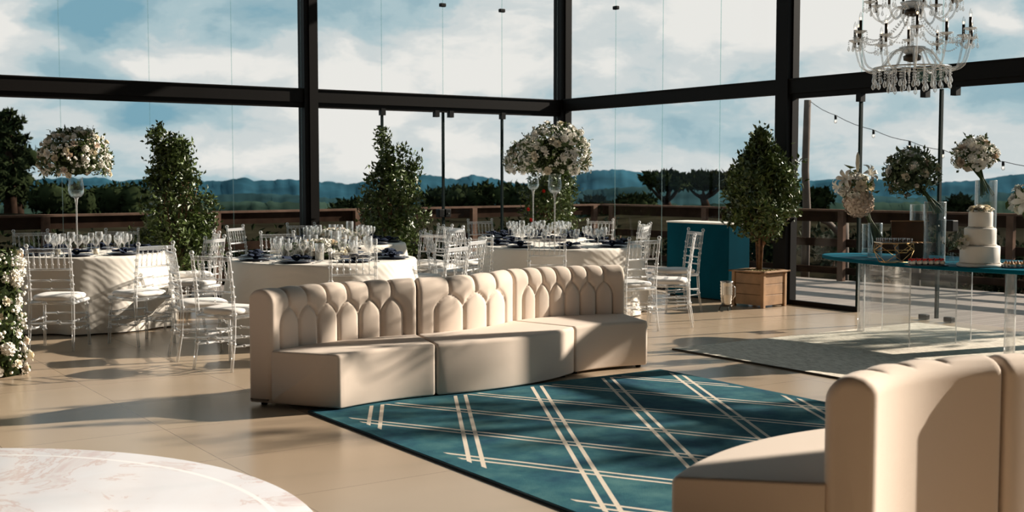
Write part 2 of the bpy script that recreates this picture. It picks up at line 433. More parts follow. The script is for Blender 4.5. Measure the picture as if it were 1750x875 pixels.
# ------------------------------------------------------------------ the room
struct('floor', MB().box(-20, 0.12, -20, 0.12, -.12, 0), M['floor'])
struct('ceiling', MB().box(-20, .1, -20, .1, 7.6, 7.8), M['ceil'])
struct('wall_back', MB().box(-20, .1, -20.2, -20, 0, 7.6), M['wallp'])
struct('wall_left', MB().box(-20.2, -20, -20, .1, 0, 7.6), M['wallp'])
LX = [-4.24, -8.5, -12.8, -17.1]; RY = [-4.61, -8.86, -13.1, -17.4]
def column(k, x, y):
    b = MB()
    b.box(x - .10, x + .10, y - .10, y + .10, 0, 7.6)
    b.box(x - .035, x + .035, y - .125, y - .10, 0, 7.6)          # welded flange strip
    struct('trim_%d' % k, b, M['black'])
column(1, 0, 0)
k = 2
for x in LX: column(k, x, 0); k += 1
for y in RY: column(k, 0, y); k += 1
k = 20
LB = [0] + LX; RB = [0] + RY
for i in range(4):                                            # beams over the doors, one per bay
    a, c = LB[i] - .10, LB[i + 1] + .10
    b = MB().box(c, a, -.07, .07, 2.56, 2.735).box(c, a, -.045, .045, 2.49, 2.56).box(c, a, -.085, .085, 2.725, 2.74)
    struct('trim_%d' % k, b, M['black']); k += 1
    a, c = RB[i] - .10, RB[i + 1] + .10
    b = MB().box(-.07, .07, c, a, 2.57, 2.745).box(-.085, .085, c, a, 2.735, 2.75)
    if i == 1: b.box(-.045, .045, c, a, 2.51, 2.57)
    struct('trim_%d' % k, b, M['black']); k += 1
for i in range(4):                                            # head beams
    for (nm, w) in (('l', 0), ('r', 1)):
        a, c = (LB[i] - .1, LB[i + 1] + .1) if w == 0 else (RB[i] - .1, RB[i + 1] + .1)
        b = MB().box(c, a, -.07, .07, 5.6, 5.8) if w == 0 else MB().box(-.07, .07, c, a, 5.6, 5.8)
        struct('trim_%d' % k, b, M['black']); k += 1

# glass panes: each its own sheet with green edges
wn = 1
def pane(along, a, c, z0, z1, off=0.0):
    global wn
    lo, hi = min(a, c) + .002, max(a, c) - .002
    b = MB(); h = .003
    def bx(p, q, r, s):
        if along == 'x': b.box(p, q, off - h, off + h, r, s)
        else: b.box(off - h, off + h, p, q, r, s)
    b.cur = 0; 
    if along == 'x': b.add([(lo, off, z0), (hi, off, z0), (hi, off, z1), (lo, off, z1)], [(0, 1, 2, 3)])
    else: b.add([(off, lo, z0), (off, hi, z0), (off, hi, z1), (off, lo, z1)], [(0, 1, 2, 3)])
    b.cur = 1; bx(lo, lo + .0022, z0, z1); bx(hi - .0022, hi, z0, z1)
    struct('window_%d' % wn, b, [M['pane'], M['edge']]); wn += 1
Lj = [[-.1, -1.12, -2.14, -3.13, -4.14], [-4.34, -5.31, -6.38, -7.45, -8.4], [-8.6, -9.65, -10.7, -11.7, -12.7], [-12.9, -14, -15, -16, -17]]
Rj = [[-.1, -1.29, -2.32, -3.45, -4.51], [-4.71, -5.745, -6.82, -7.9, -8.76], [-8.96, -10.0, -11.0, -12.0, -13.0], [-13.2, -14.3, -15.3, -16.3, -17.3]]
for bay in range(4):
    for j in (Lj[bay], Rj[bay]):
        al = 'x' if j is Lj[bay] else 'y'
        for i in range(4):
            pane(al, j[i], j[i + 1], 2.75, 5.6)
            pane(al, j[i], j[i + 1], .03 if not (al == 'y' and bay == 1 and i == 0) else .06, 2.5 if (bay == 0 and al == 'x') or (bay == 1 and al == 'y') else 2.56)
# floor channel under the fixed panes
struct('trim_60', MB().box(-8.4, -.1, -.03, .03, 0, .03), M['black'])
struct('trim_61', MB().box(-.03, .03, -4.51, -.1, 0, .03), M['black'])

# door leaves: dark edge seals, patch fittings, locks
dn = 1
def door(along, a, seal=True, lock=None, feet=(), heads=()):
    global dn
    root = tag(empty('door_%d' % dn), kind='structure'); dn += 1
    def bx(p0, p1, q0, q1, z0, z1, nm, m, bev=0):
        b = MB()
        if along == 'x': b.box(p0, p1, q0, q1, z0, z1, bev=bev)
        else: b.box(q0, q1, p0, p1, z0, z1, bev=bev)
        return b.build(nm, m, root)
    if seal: bx(a - .014, a + .014, -.02, .02, .03, 2.5, 'edge_seal', M['edge_dark'])
    for h in heads: bx(h - .035, h + .035, -.05, .03, 2.42, 2.52, 'patch_fitting', M['blackplastic'])
    for h in feet: bx(h - .05, h + .05, -.035, .035, .004, .06, 'floor_patch', M['blackplastic'], .006)
    if lock is not None:
        for q in (-.055, .055): bx(lock + q - .045, lock + q + .045, -.05, .05, .98, 1.10, 'lock_case', M['blackplastic'], .01)
        bx(lock + .05, lock + .065, -.065, -.05, 1.03, 1.045, 'lock_cylinder', M['silver'])
    return root
door('x', -1.12, heads=(-1.12,))
door('x', -2.14, lock=-2.14, heads=(-2.02, -2.26))
door('x', -3.13, heads=(-3.13,))
door('y', -6.82, feet=(-6.66, -6.98), lock=-6.93, heads=(-6.62, -7.0))
r_ = door('y', -5.745, heads=(-5.745,))
MB().box(-.025, .025, -5.76, -4.71, 0, .06).build('bottom_rail', M['black'], r_)
door('y', -7.9, heads=(-7.9,))
# glass clips on the high panes
clipP = None
for i, (al, a) in enumerate((('x', -2.14), ('x', -1.12), ('y', -1.29))):
    z = 4.02 if i < 2 else 4.0
    b = MB().box(-.045, .045, -.03, .03, -.025, .025, bev=.008)
    o = b.build('trim_%d' % (70 + i), M['blackplastic'], None, (a, 0, z) if al == 'x' else (0, a, z), (0, 0, 0) if al == 'x' else (0, 0, PI / 2))
    tag(o, kind='structure')
# exit sign on the beam
sr = tag(empty('exit_sign', (-.075, -6.74, 2.655)), 'dark green exit sign with pale lettering on the steel beam behind the chandelier', 'sign')
MB().box(-.012, 0, -.17, .17, -.075, .075).build('sign_board', M['sign'], sr)
fr = MB()
for (a, b_, c_, d_) in ((-.17, .17, .068, .075), (-.17, .17, -.075, -.068), (-.17, -.163, -.075, .075), (.163, .17, -.075, .075)):
    fr.box(-.016, -.011, a, b_, c_, d_)
fr.build('sign_border', M['signw'], sr)
fc = bpy.data.curves.new('sign_text', 'FONT'); fc.body = 'SAÍDA'; fc.size = .115; fc.align_x = 'CENTER'; fc.align_y = 'CENTER'; fc.extrude = .001
fo = bpy.data.objects.new('sign_text', fc); COL.objects.link(fo); fo.parent = sr; fo.location = (-.017, 0, 0); fo.rotation_euler = (PI / 2, 0, -PI / 2)
fc.materials.append(M['signw'])
bpy.context.view_layer.update()
tm_ = bpy.data.meshes.new_from_object(fo.evaluated_get(bpy.context.evaluated_depsgraph_get()))
bpy.data.objects.remove(fo); fo = bpy.data.objects.new('sign_text', tm_); COL.objects.link(fo); fo.parent = sr; fo.location = (-.017, 0, 0); fo.rotation_euler = (PI / 2, 0, -PI / 2)

# ------------------------------------------------------------------ outside: deck, rail, land
dk = MB(); pts = [(-14, .12), (0.12, .12), (.12, -20), (5.3, -20), (3.0, 2.85), (-14, 1.1)]
dk.add([(x, y, -.03) for x, y in pts] + [(x, y, -.15) for x, y in pts], [(0, 1, 2, 3, 4, 5), (11, 10, 9, 8, 7, 6)] + [(i, (i + 1) % 6, (i + 1) % 6 + 6, i + 6) for i in range(6)])
struct('deck_1', dk, M['deck'])
def rail_run(A, B, posts, label):
    A = Vector(A); B = Vector(B); d = (B - A); Ln = d.length; ang = math.atan2(d.y, d.x)
    root = tag(empty('deck_rail', (A.x, A.y, -.03), ang), label, 'railing')
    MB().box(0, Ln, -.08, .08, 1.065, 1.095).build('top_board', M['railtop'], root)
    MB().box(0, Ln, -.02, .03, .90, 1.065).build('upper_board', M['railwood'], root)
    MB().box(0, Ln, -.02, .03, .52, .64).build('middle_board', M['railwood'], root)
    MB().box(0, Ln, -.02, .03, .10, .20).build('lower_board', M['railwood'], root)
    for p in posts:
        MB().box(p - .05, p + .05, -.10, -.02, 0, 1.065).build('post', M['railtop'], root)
rail_run((-14, 1.0, 0), (2.85, 2.75, 0), [.3, 2.4, 4.4, 6.75, 9.2, 11.6, 13.95, 15.4, 16.8], 'weathered wooden deck railing running behind the left glass wall')
rail_run((2.95, 2.7, 0), (4.9, -17, 0), [.3, 2.55, 5.3, 8.0, 10.4, 12.8, 15.2, 17.6], 'dark wooden deck railing beyond the right glass wall and dessert table')

def ground():
    b = MB(); n = 60; vs = []; fs = []
    ds = [16, 20, 24, 27, 31, 36, 44, 55, 70, 95, 130, 180, 250]
    for d in ds:
        for i in range(n + 1):
            px = -1800 + i * 5200 / n
            p = D(px, d); ed = max(0, max(p.x - 4.5, p.y - 2.7, 0))
            z = -.7 + .9 * min(1, max(0, ed - 1) / 14) - max(0, d - 46) * .10
            z = max(z, -14) + .25 * noise.noise(p * .35)
            if ed < .6: z = -.6
            vs.append((p.x, p.y, z))
    for k in range(len(ds) - 1):
        for i in range(n): a = k * (n + 1) + i; fs.append((a, a + 1, a + n + 2, a + n + 1))
    b.add(vs, fs, True); struct('ground_1', b, M['ground'])
ground()
def ridge(name, poly, d0, d1, zb, m, bump, seed, label):
    b = MB(); xs = list(range(-300, 2060, 5)); vs = []; fs = []; rows = 16
    for k in range(-2, rows):
        t = k / (rows - 1)
        for i, px in enumerate(xs):
            py = np.interp(px, [p[0] for p in poly], [p[1] for p in poly])
            dd = d0 + (d1 - d0) * t + 8 * noise.noise(Vector((px * .01, k * .4, seed)))
            zt = zat(py, d0)
            if k < 0: z = zt + (zb - zt) * min(1, -k * .3)
            else: z = zt + (zb - zt) * (t ** .85)
            nzv = noise.noise(Vector((px * .07, k * .9, seed))) + .6 * noise.noise(Vector((px * .21, k * 2.3, seed + 5)))
            z += bump * nzv + (bump * 3 * noise.noise(Vector((px * .015, k * .5, seed + 9))) if k > 0 else 0)
            p = D(px, dd); vs.append((p.x, p.y, z))
    w = len(xs)
    for k in range(rows + 1):
        for i in range(w - 1): a = k * w + i; fs.append((a, a + 1, a + w + 1, a + w))
    b.add(vs, fs, True); struct(name, b, m)
far = [(-300, 300), (0, 312), (100, 304), (180, 304), (205, 310), (245, 306), (330, 308), (380, 310), (412, 303), (443, 309), (506, 306), (551, 310), (601, 314), (650, 306), (717, 298), (732, 299), (782, 306), (807, 299), (853, 306), (880, 314),
       (940, 312), (985, 300), (1011, 291), (1062, 290), (1112, 297), (1180, 303), (1240, 312), (1300, 312), (1360, 307), (1390, 309), (1430, 305), (1504, 306), (1604, 311), (1661, 309), (1733, 298), (1800, 294), (2060, 300)]
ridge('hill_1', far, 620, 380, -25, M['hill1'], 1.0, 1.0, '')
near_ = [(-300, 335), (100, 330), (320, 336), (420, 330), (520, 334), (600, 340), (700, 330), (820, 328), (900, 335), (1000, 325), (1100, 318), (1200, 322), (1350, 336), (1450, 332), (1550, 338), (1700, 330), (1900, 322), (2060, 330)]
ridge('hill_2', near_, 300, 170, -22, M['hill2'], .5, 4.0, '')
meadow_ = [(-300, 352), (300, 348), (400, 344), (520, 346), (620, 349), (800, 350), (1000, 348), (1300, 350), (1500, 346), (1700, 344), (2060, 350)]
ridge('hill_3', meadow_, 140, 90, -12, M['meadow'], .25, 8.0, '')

def leafcloud(b, pts, size, jit=1.0, rnd=random):
    for p in pts:
        d = Vector((rnd.gauss(0, 1), rnd.gauss(0, 1), rnd.gauss(.3, 1))).normalized()
        s_ = d.cross(Vector((rnd.random() - .5, rnd.random() - .5, rnd.random() - .5))).normalized()
        L_ = size * rnd.uniform(.7, 1.25); w = L_ * .24; nn = d.cross(s_) * (w * .5)
        p = Vector(p)
        b.add([p, p + d * L_ * .45 + s_ * w + nn, p + d * L_, p + d * L_ * .45 - s_ * w + nn, p + d * L_ * .5], [(0, 1, 4), (1, 2, 4), (2, 3, 4), (3, 0, 4)])

def wild_tree(px, topy, wpx, d, label, kind='round', base=None, grp='dark trees on the slope beyond the deck'):
    c = D(px, d); h = zat(topy, d); w = wpx / F * d / 2
    zb = -.4 if kind == 'round' else -.6
    root = tag(empty('tree', (c.x, c.y, zb)), label, 'tree', grp)
    H = h - zb; rnd = random.Random(int(px * 13 + d))
    tr = MB(); cr = MB()
    if kind == 'umbrella':
        tr.tube([(0, 0, 0), (.15, 0, H * .4), (0, .1, H * .62)], [.28, .2, .14], 7)
        for i in range(7):
            a = rnd.uniform(0, 2 * PI); rr = w * rnd.uniform(.5, .85)
            tr.tube([(0, 0, H * .52), (rr * .5 * math.cos(a), rr * .5 * math.sin(a), H * .62), (rr * math.cos(a), rr * math.sin(a), H * .78)], [.10, .07, .04], 5)
        blobs = [(w * rnd.uniform(0, .8), rnd.uniform(0, 2 * PI), H * rnd.uniform(.80, .95), w * .36, .5) for i in range(26)]
    elif kind == 'araucaria':
        tr.tube([(0, 0, 0), (0, 0, H)], [.3, .08], 7)
        blobs = [(w * rnd.uniform(.0, .75) * (1.1 - .75 * t), rnd.uniform(0, 2 * PI), H * (.35 + .62 * t), w * (.34 - .2 * t), .5) for t in [i / 22 for i in range(23)]]
    else:
        tr.tube([(0, 0, 0), (0, 0, H * .6)], [.3, .15], 7)
        blobs = [(w * rnd.uniform(0, .6), rnd.uniform(0, 2 * PI), H * rnd.uniform(.3, .95), w * .42, .9) for i in range(14)]
    pts = []
    for (rr, a, z, r, sq) in blobs:
        z = min(z, H - r * sq); z = max(z, r * .3)
        c0 = Vector((rr * math.cos(a), rr * math.sin(a), z)); bm = bmesh.new(); bmesh.ops.create_icosphere(bm, subdivisions=3, radius=r * .9)
        for v in bm.verts:
            q = v.co + c0; f = 1 + .30 * noise.noise(q * 1.6) + .2 * noise.noise(q * 5)
            v.co = Vector((v.co.x * f, v.co.y * f, v.co.z * f * sq)) + c0
        bm.verts.index_update(); cr.add([v.co for v in bm.verts], [[v.index for v in f.verts] for f in bm.faces], True); bm.free()
        for i in range(80):
            dv = Vector((rnd.gauss(0, 1), rnd.gauss(0, 1), rnd.gauss(0, 1))).normalized() * r * rnd.uniform(.85, 1.12); dv.z *= sq; pts.append(c0 + dv)
    leafcloud(cr, pts, .035 * d / 6, rnd=rnd)
    cr.build('crown', M['crown'], root); tr.build('trunk', M['railwood'], root)
wild_tree(18, 190, 110, 46, 'tall layered pine tree at the far left edge outside', 'araucaria')
wild_tree(30, 246, 90, 50, 'dense conifer outside, standing against the tall layered pine', 'round')
for (px, ty, w, d, lab) in [(110, 316, 130, 44, 'rounded dark tree outside behind the tall white bouquet of the left table'), (205, 318, 130, 48, 'rounded dark tree outside, just left of the first potted bush'),
      (290, 322, 110, 52, 'dark tree outside half hidden by the leftmost potted bush'), (-60, 320, 130, 42, 'dark tree outside at the left frame edge'),
      (600, 346, 110, 50, 'low dark tree outside left of the middle potted bush'), (660, 338, 70, 54, 'dark tree outside hidden behind the middle potted bush'), (742, 326, 60, 52, 'round-topped tree outside just right of the middle potted bush'),
      (790, 322, 90, 50, 'dark bushy tree outside between the two door edges'), (829, 309, 46, 56, 'taller tree top outside just left of the door edge'), (880, 318, 90, 50, 'dark tree outside left of the tall white flower balls'), (935, 326, 80, 54, 'dark tree outside behind the corner column'),
      (1020, 341, 60, 56, 'small low tree outside just right of the corner'), (1085, 337, 80, 58, 'low round tree outside between the glass joints'),
      (1395, 326, 60, 54, 'small dark tree outside beside the tall wooden pole'), (1640, 338, 50, 58, 'small tree outside behind the tall bouquet vase')]:
    wild_tree(px, ty, w, d, lab)
for (px, ty, w, d, lab) in [(1138, 297, 84, 47, 'umbrella-shaped pine outside, leftmost of the three'), (1202, 298, 84, 54, 'umbrella-shaped pine outside, directly behind the blue counter'), (1262, 299, 80, 62, 'umbrella-shaped pine outside behind the boxed tree')]:
    wild_tree(px, ty, w, d, lab, 'umbrella')
# scrub on the bank right behind the rails
for i, (px, d, h, w) in enumerate([(40, 21, .75, 3), (200, 22, .7, 3.2), (350, 23, .6, 2.6), (470, 24, .65, 3), (600, 24, .7, 3), (760, 26, .7, 3.2), (900, 28, .7, 3), (1030, 29, .8, 3.4), (1180, 29, .5, 2.2), (1300, 28, .7, 3), (1430, 27, .5, 2), (1500, 24, .55, 1.6), (1590, 25, .85, 2.6), (1680, 22, .8, 2.2), (1760, 20, .8, 2.2)]):
    c = D(px, d); w *= .5; root = tag(empty('shrub', (c.x, c.y, -.75)), 'low dark scrub on the bank outside, ' + ['at the left frame edge', 'behind the left table', 'behind the leftmost potted bush', 'left of the first steel column', 'behind the first steel column', 'behind the middle potted bush', 'behind the right dining table', 'right of the corner column', 'behind the blue counter', 'behind the boxed tree', 'right of the tall wooden pole', 'behind the lily bouquet', 'behind the open wooden box', 'behind the tiered cake', 'at the right frame edge'][i], 'shrub', 'scrub beyond the railing')
    rnd = random.Random(i); b = MB(); P_ = []
    for q in range(9):
        c0 = Vector((rnd.uniform(-w, w) * .36, rnd.uniform(-.6, .6), rnd.uniform(.3, .75) * (h + .55)))
        for t in range(120):
            P_.append(c0 + Vector((rnd.gauss(0, .2), rnd.gauss(0, .2), rnd.gauss(0, .2))))
    leafcloud(b, P_, .16, rnd=rnd); b.build('foliage', M['scrubleaf'] if i % 3 == 1 else M['crown'], root)
    b = MB()
    for q in range(8):
        a = rnd.uniform(0, 6.28); b.tube([(0.3 * math.cos(a), .3 * math.sin(a), 0), (w * .3 * math.cos(a), .4 * math.sin(a), (h + .5) * .8)], [.03, .01], 5)
    b.build('stem', M['bark'], root)
# tall pole with festoon lights
pc = D(1377, 21.0); ptop = zat(171, 21.0)
pr = tag(empty('wooden_pole', (pc.x, pc.y, -.35)), 'tall rough wooden pole standing on the deck side outside', 'pole')
MB().tube([(0, 0, 0), (.02, 0, 1.4), (-.02, .01, ptop * .7), (0, 0, ptop + .35)], [.075, .07, .065, .06], 10).build('shaft', M['polewood'], pr)
pc2 = D(1442, 20.0)
pr = tag(empty('wooden_post', (pc2.x, pc2.y, -.35)), 'short dark forked wooden post outside beside the tall pole', 'post')
MB().tube([(0, 0, 0), (0, 0, .9), (.02, 0, 1.15)], [.10, .09, .07], 10).tube([(0, 0, .9), (-.25, .1, 1.15), (-.45, .1, 1.2)], [.06, .05, .03], 7).build('shaft', M['polewood'], pr)
pc3 = D(1562, 18.6)
pr = tag(empty('wooden_post', (pc3.x, pc3.y, -.35)), 'thick wooden post outside behind the open wooden box', 'post')
MB().tube([(0, 0, 0), (0, 0, 1.35)], [.12, .11], 10).build('shaft', M['polewood'], pr)
sg = tag(empty('string_lights', (0, 0, 0)), 'string of small bulbs hanging from the tall pole across the sky outside', 'string lights')
ctrl = [(1380, 172, 21), (1425, 197, 20.6), (1490, 222, 20.2), (1552, 241, 19.8), (1609, 256, 19.4), (1660, 268, 19), (1712, 276, 18.6), (1800, 287, 18), (1900, 292, 17.4)]
cp = [D(a, d, zat(y, d)) for a, y, d in ctrl]
fine = []
for i in range(len(cp) - 1):
    for t in range(4): 
        q = cp[i].lerp(cp[i + 1], t / 4); q.z -= .03 * math.sin(PI * t / 4); fine.append(q)
fine.append(cp[-1])
MB().tube(fine, .0055, 5).build('cable', M['blackplastic'], sg)
for i in range(1, 8):
    b = MB().tube([cp[i], cp[i] - Vector((0, 0, .07))], .022, 7); so = b.build('lamp_socket', M['blackplastic'], sg)
    MB().sphere(cp[i] - Vector((0, 0, .10)), .03, 8, 6, 1.3).build('bulb', M['glass'], so)
    MB().sphere(cp[i] - Vector((0, 0, .095)), .010, 6, 4).build('filament', M['filament'], so)
end_ = D(1900, 17.4)
pr = tag(empty('wooden_pole', (end_.x, end_.y, -.35)), 'wooden pole outside that carries the right end of the string of bulbs', 'pole')
MB().tube([(0, 0, 0), (0, 0, zat(288, 17.4) + .35)], .07, 10).build('shaft', M['polewood'], pr)

# big open-crowned trees beyond the right rail whose branches dapple the light in the room
def shade_tree(x, y, H, rad, n, label, seed, base=-.6):
    rnd = random.Random(seed); root = tag(empty('tree', (x, y, base)), label, 'tree', 'open-crowned trees beside the deck')
    tr = MB(); lf = MB(); P_ = []
    tr.tube([(0, 0, 0), (.1, .05, H * .5), (0, 0, H * .8)], [.16, .11, .05], 8)
    for i in range(n):
        a = rnd.uniform(0, 2 * PI); z0 = H * rnd.uniform(.6, .8); e_ = Vector((rad * math.cos(a) * rnd.uniform(.5, 1), rad * math.sin(a) * rnd.uniform(.5, 1), H * rnd.uniform(.72, 1)))
        m_ = Vector((0, 0, z0)).lerp(e_, .5) + Vector((0, 0, .2)); tr.tube([(0, 0, z0), m_, e_], [.05, .03, .012], 5)
        for q in range(80):
            t = rnd.uniform(.35, 1.05); c0 = Vector((0, 0, z0)).lerp(m_, t * 2) if t < .5 else m_.lerp(e_, t * 2 - 1)
            P_.append(c0 + Vector((rnd.gauss(0, .16), rnd.gauss(0, .16), rnd.gauss(0, .12))))
    leafcloud(lf, P_, .20, rnd=rnd)
    lf.build('foliage', M['leaf'], root); tr.build('trunk', M['bark'], root)
shade_tree(6.8, -12.1, 7.9, 1.5, 8, 'taller open-crowned tree beside the deck, out past the dessert table', 3)
shade_tree(7.2, -9.7, 6.0, .9, 5, 'shorter open-crowned tree beside the deck, out past the dessert table', 5)

# ------------------------------------------------------------------ rugs and the round marble print
M['rug'] = shade_rug()
M['rugedge'] = mat('rug_binding', (.012, .03, .04), .9)
M['juteedge'] = mat('jute_binding', (.06, .045, .03), .9)
def rug(name, cx, cy, w, l, h, m, me_, label):
    root = tag(empty(name, (cx, cy, 0)), label, 'rug')
    b = MB(); nx, ny = 30, 40; vs = []; fs = []
    for j in range(ny + 1):
        for i in range(nx + 1):
            x = -w / 2 + w * i / nx; y = -l / 2 + l * j / ny
            vs.append((x, y, h + .0015 * noise.noise(Vector((x * 3, y * 3, cx)))))
    for j in range(ny):
        for i in range(nx): a = j * (nx + 1) + i; fs.append((a, a + 1, a + nx + 2, a + nx + 1))
    b.add(vs, fs, True); b.build('pile', m, root)
    b = MB()
    b.box(-w / 2 - .008, w / 2 + .008, -l / 2 - .008, l / 2 + .008, .001, h - .003); b.build('backing', me_, root)
rug('area_rug', -6.24, -7.70 - RL / 2, RW, RL, .016, M['rug'], M['rugedge'], 'teal blue rug with cream double diagonal lines between the two sofas')
rug('woven_rug', -2.10, -6.86 - 2.2, 3.45, 4.4, .016, M['jute'], M['juteedge'], 'pale cream woven rug under the dessert table')
mc = (-10.810, -9.462)
b = MB().lathe([(2.100, .001), (2.102, .004), (2.100, .006)], 128)
tag(b.build('dance_floor_disc', M['marble'], None, (mc[0], mc[1], 0)), 'round pale marble patterned disc laid on the tiled floor', 'floor disc')

# ------------------------------------------------------------------ serpentine sofa
SEATH, BACKH, BT = .385, .785, .18
def rrect(d0, d1, z0, z1, radii, n=5):
    """closed section, starts bottom front, goes up the front, over the top and down the rear; radii = (bottom, top front, top rear)"""
    pts = []
    rb, rf, rr = radii
    def arc(cx, cz, r, a0, a1):
        for i in range(n + 1):
            a = a0 + (a1 - a0) * i / n; pts.append((cx + r * math.cos(a), cz + r * math.sin(a)))
    arc(d0 + rb, z0 + rb, rb, 1.5 * PI, PI)
    arc(d0 + rf, z1 - rf, rf, PI, PI / 2)
    arc(d1 - rr, z1 - rr, rr, PI / 2, 0)
    arc(d1 - rb, z0 + rb, rb, 0, -PI / 2)
    return pts
def curve_pt(A, B, sag, u):
    d = B - A; n = Vector((-d.y, d.x)).normalized()
    return A + d * u + n * (4 * sag * u * (1 - u))
def sofa_unit(name, FL, FR, BR, BL, fs, bs, K, label):
    """corners seen from the front; sagittas push towards the back when positive"""
    FL, FR, BR, BL = [Vector(p[:2]) for p in (FL, FR, BR, BL)]
    cx = (FL + FR + BR + BL) / 4
    root = tag(empty(name, (cx.x, cx.y, 0)), label, 'sofa', 'curved sofa sections')
    def P(u, dist, z):
        a = curve_pt(FL, FR, fs, u) - cx; c = curve_pt(BL, BR, bs, u) - cx
        dd = c - a; Ln = dd.length
        p = a + dd * (dist / Ln)
        return Vector((p.x, p.y, z)), Ln
    Lb = sum((curve_pt(BL, BR, bs, (i + 1) / 40) - curve_pt(BL, BR, bs, i / 40)).length for i in range(40))
    # --- seat block
    def block(nm, sec, nu, disp=None, uin=.022, Lref=None, m=M['fabric']):
        st = []
        q = 5
        for i in range(q): st.append((uin * (1 - math.cos(PI / 2 * i / q)) , uin * (1 - math.sin(PI / 2 * i / q))))
        us = [(a / Lref, e_) for a, e_ in st]
        nmid = nu
        u0 = uin / Lref
        allu = us + [(u0 + (1 - 2 * u0) * i / nmid, 0) for i in range(nmid + 1)] + [(1 - a, e_) for a, e_ in reversed(us)]
        vs = []; fs_ = []; m_ = None
        for (u, e_) in allu:
            loop = sec(u, e_)
            m_ = len(loop)
            for k, (d, z) in enumerate(loop):
                p, _ = P(u, d, z); vs.append(p)
        nU = len(allu)
        for i in range(nU - 1):
            for k in range(m_):
                k2 = (k + 1) % m_; fs_.append((i * m_ + k, (i + 1) * m_ + k, (i + 1) * m_ + k2, i * m_ + k2))
        fs_.append(tuple(range(m_))); fs_.append(tuple((nU - 1) * m_ + k for k in range(m_ - 1, -1, -1)))
        b = MB(); b.add(vs, fs_, True); return b, allu, m_
    def seat_sec(u, e_):
        _, Ln = P(u, 0, 0)
        return rrect(e_, Ln - BT - .004, .022 + e_, SEATH - e_ * .6 , (.012, max(.028 - e_ * .4, .006), .01), 4)
    Lf = (FR - FL).length
    b, _, _ = block('seat', seat_sec, 24, Lref=Lf)
    b.build('seat', M['fabric'], root)
    # --- backrest with deep buttonless tufting
    rf, rr, rb = .085, .06, .012
    def dense(pts, step):
        o = []
        n_ = len(pts)
        for i in range(n_):
            a = Vector(pts[i]); c = Vector(pts[(i + 1) % n_]); L_ = (c - a).length; k_ = max(1, int(round(L_ / step)))
            for t in range(k_): o.append(a.lerp(c, t / k_))
        return o
    _, Lm = P(.5, 0, 0)
    ref = dense(rrect(0, BT, .022, BACKH, (rb, rf, rr), 8), .012)
    m_ = len(ref)
    # path coordinate q along the section measured from the floor up the front
    q = [0.0]
    for i in range(1, m_): q.append(q[-1] + (ref[i] - ref[i - 1]).length)
    q = np.array(q) + .022
    nrm = []
    for i in range(m_):
        t = (ref[(i + 1) % m_] - ref[i - 1]).normalized(); nrm.append(Vector((-t.y, t.x)))
    NU = int(Lb / .0095)
    marg = .115 if K > 3 else .13
    pch = (Lb - 2 * marg) / K
    q1, q2, qt = .555, .672, .022 + .763 - rf * .43 + BT * .9
    seams = []
    def line(a, c, n=60):
        for i in range(n + 1): seams.append((a[0] + (c[0] - a[0]) * i / n, a[1] + (c[1] - a[1]) * i / n))
    sk = [marg + pch * k for k in range(K + 1)]
    for x in sk: line((x, .30), (x, q1 - .015))
    for k in range(K):
        mx_ = (sk[k] + sk[k + 1]) / 2
        line((mx_, q2), (mx_, qt))
        for sgn, x in ((1, sk[k]), (-1, sk[k + 1])):
            for i in range(41):
                t = i / 40 * PI / 2
                v_ = i / 40 * R(64); seams.append((x + sgn * (pch / 2) * (1 - math.cos(v_)) / (1 - math.cos(R(64))), q1 - .015 + (q2 - q1 + .015) * math.sin(v_) / math.sin(R(64))))
    seams = np.array(seams)
    uu = np.linspace(0, 1, NU + 1)
    S_ = uu * Lb
    gx, gq = np.meshgrid(S_, q, indexing='ij')
    dist = np.full(gx.shape, 9.0)
    for sx, sq in seams:
        dd = (gx - sx) ** 2 + (gq - sq) ** 2
        np.minimum(dist, dd, out=dist)
    dist = np.sqrt(dist)
    t = np.clip(dist / (pch * .15), 0, 1); t2 = np.clip(dist / (pch * .5), 0, 1)
    puff = np.sqrt(np.maximum(0, 1 - (1 - t) ** 2.2)) * .018 + np.sqrt(np.maximum(0, 1 - (1 - t2) ** 2)) * .020
    # fade where there are no seams: lower front, rear and bottom
    top_end = qt
    fade = np.clip((top_end - gq) / .06, 0, 1)
    fade = np.where(gq < .3, np.clip((gq - .2) / .1, 0, 1), fade)
    edge = np.clip(np.minimum(gx, Lb - gx) / .03, 0, 1)
    puff = puff * fade * (edge ** .5)
    base_off = -.024 * fade
    q5 = 6; uin = .03
    stations = []
    for i in range(q5): stations.append((uin * (1 - math.cos(PI / 2 * i / q5)) / Lb, uin * (1 - math.sin(PI / 2 * i / q5)), None))
    for i in range(NU + 1):
        if uin < S_[i] < Lb - uin: stations.append((uu[i], 0, i))
    for i in range(q5 - 1, -1, -1): stations.append((1 - uin * (1 - math.cos(PI / 2 * i / q5)) / Lb, uin * (1 - math.sin(PI / 2 * i / q5)), None))
    ce = Vector((BT / 2, .41)); vs = []; fs_ = []
    for (u, e_, gi) in stations:
        _, Ln = P(u, 0, 0)
        gi2 = gi if gi is not None else (int(uin / Lb * NU) + 1 if u < .5 else NU - int(uin / Lb * NU) - 1)
        for k in range(m_):
            p2 = ref[k].copy()
            if e_ > 0:
                p2 -= nrm[k] * (e_)
            off = (puff[gi2, k] + base_off[gi2, k]) * (1 if e_ == 0 else max(0, 1 - e_ / uin))
            p2 = p2 + nrm[k] * off
            p3, _ = P(u, Ln - BT + p2.x, max(.022, p2.y)); vs.append(p3)
    nS = len(stations)
    for i in range(nS - 1):
        for k in range(m_):
            k2 = (k + 1) % m_; fs_.append((i * m_ + k, (i + 1) * m_ + k, (i + 1) * m_ + k2, i * m_ + k2))
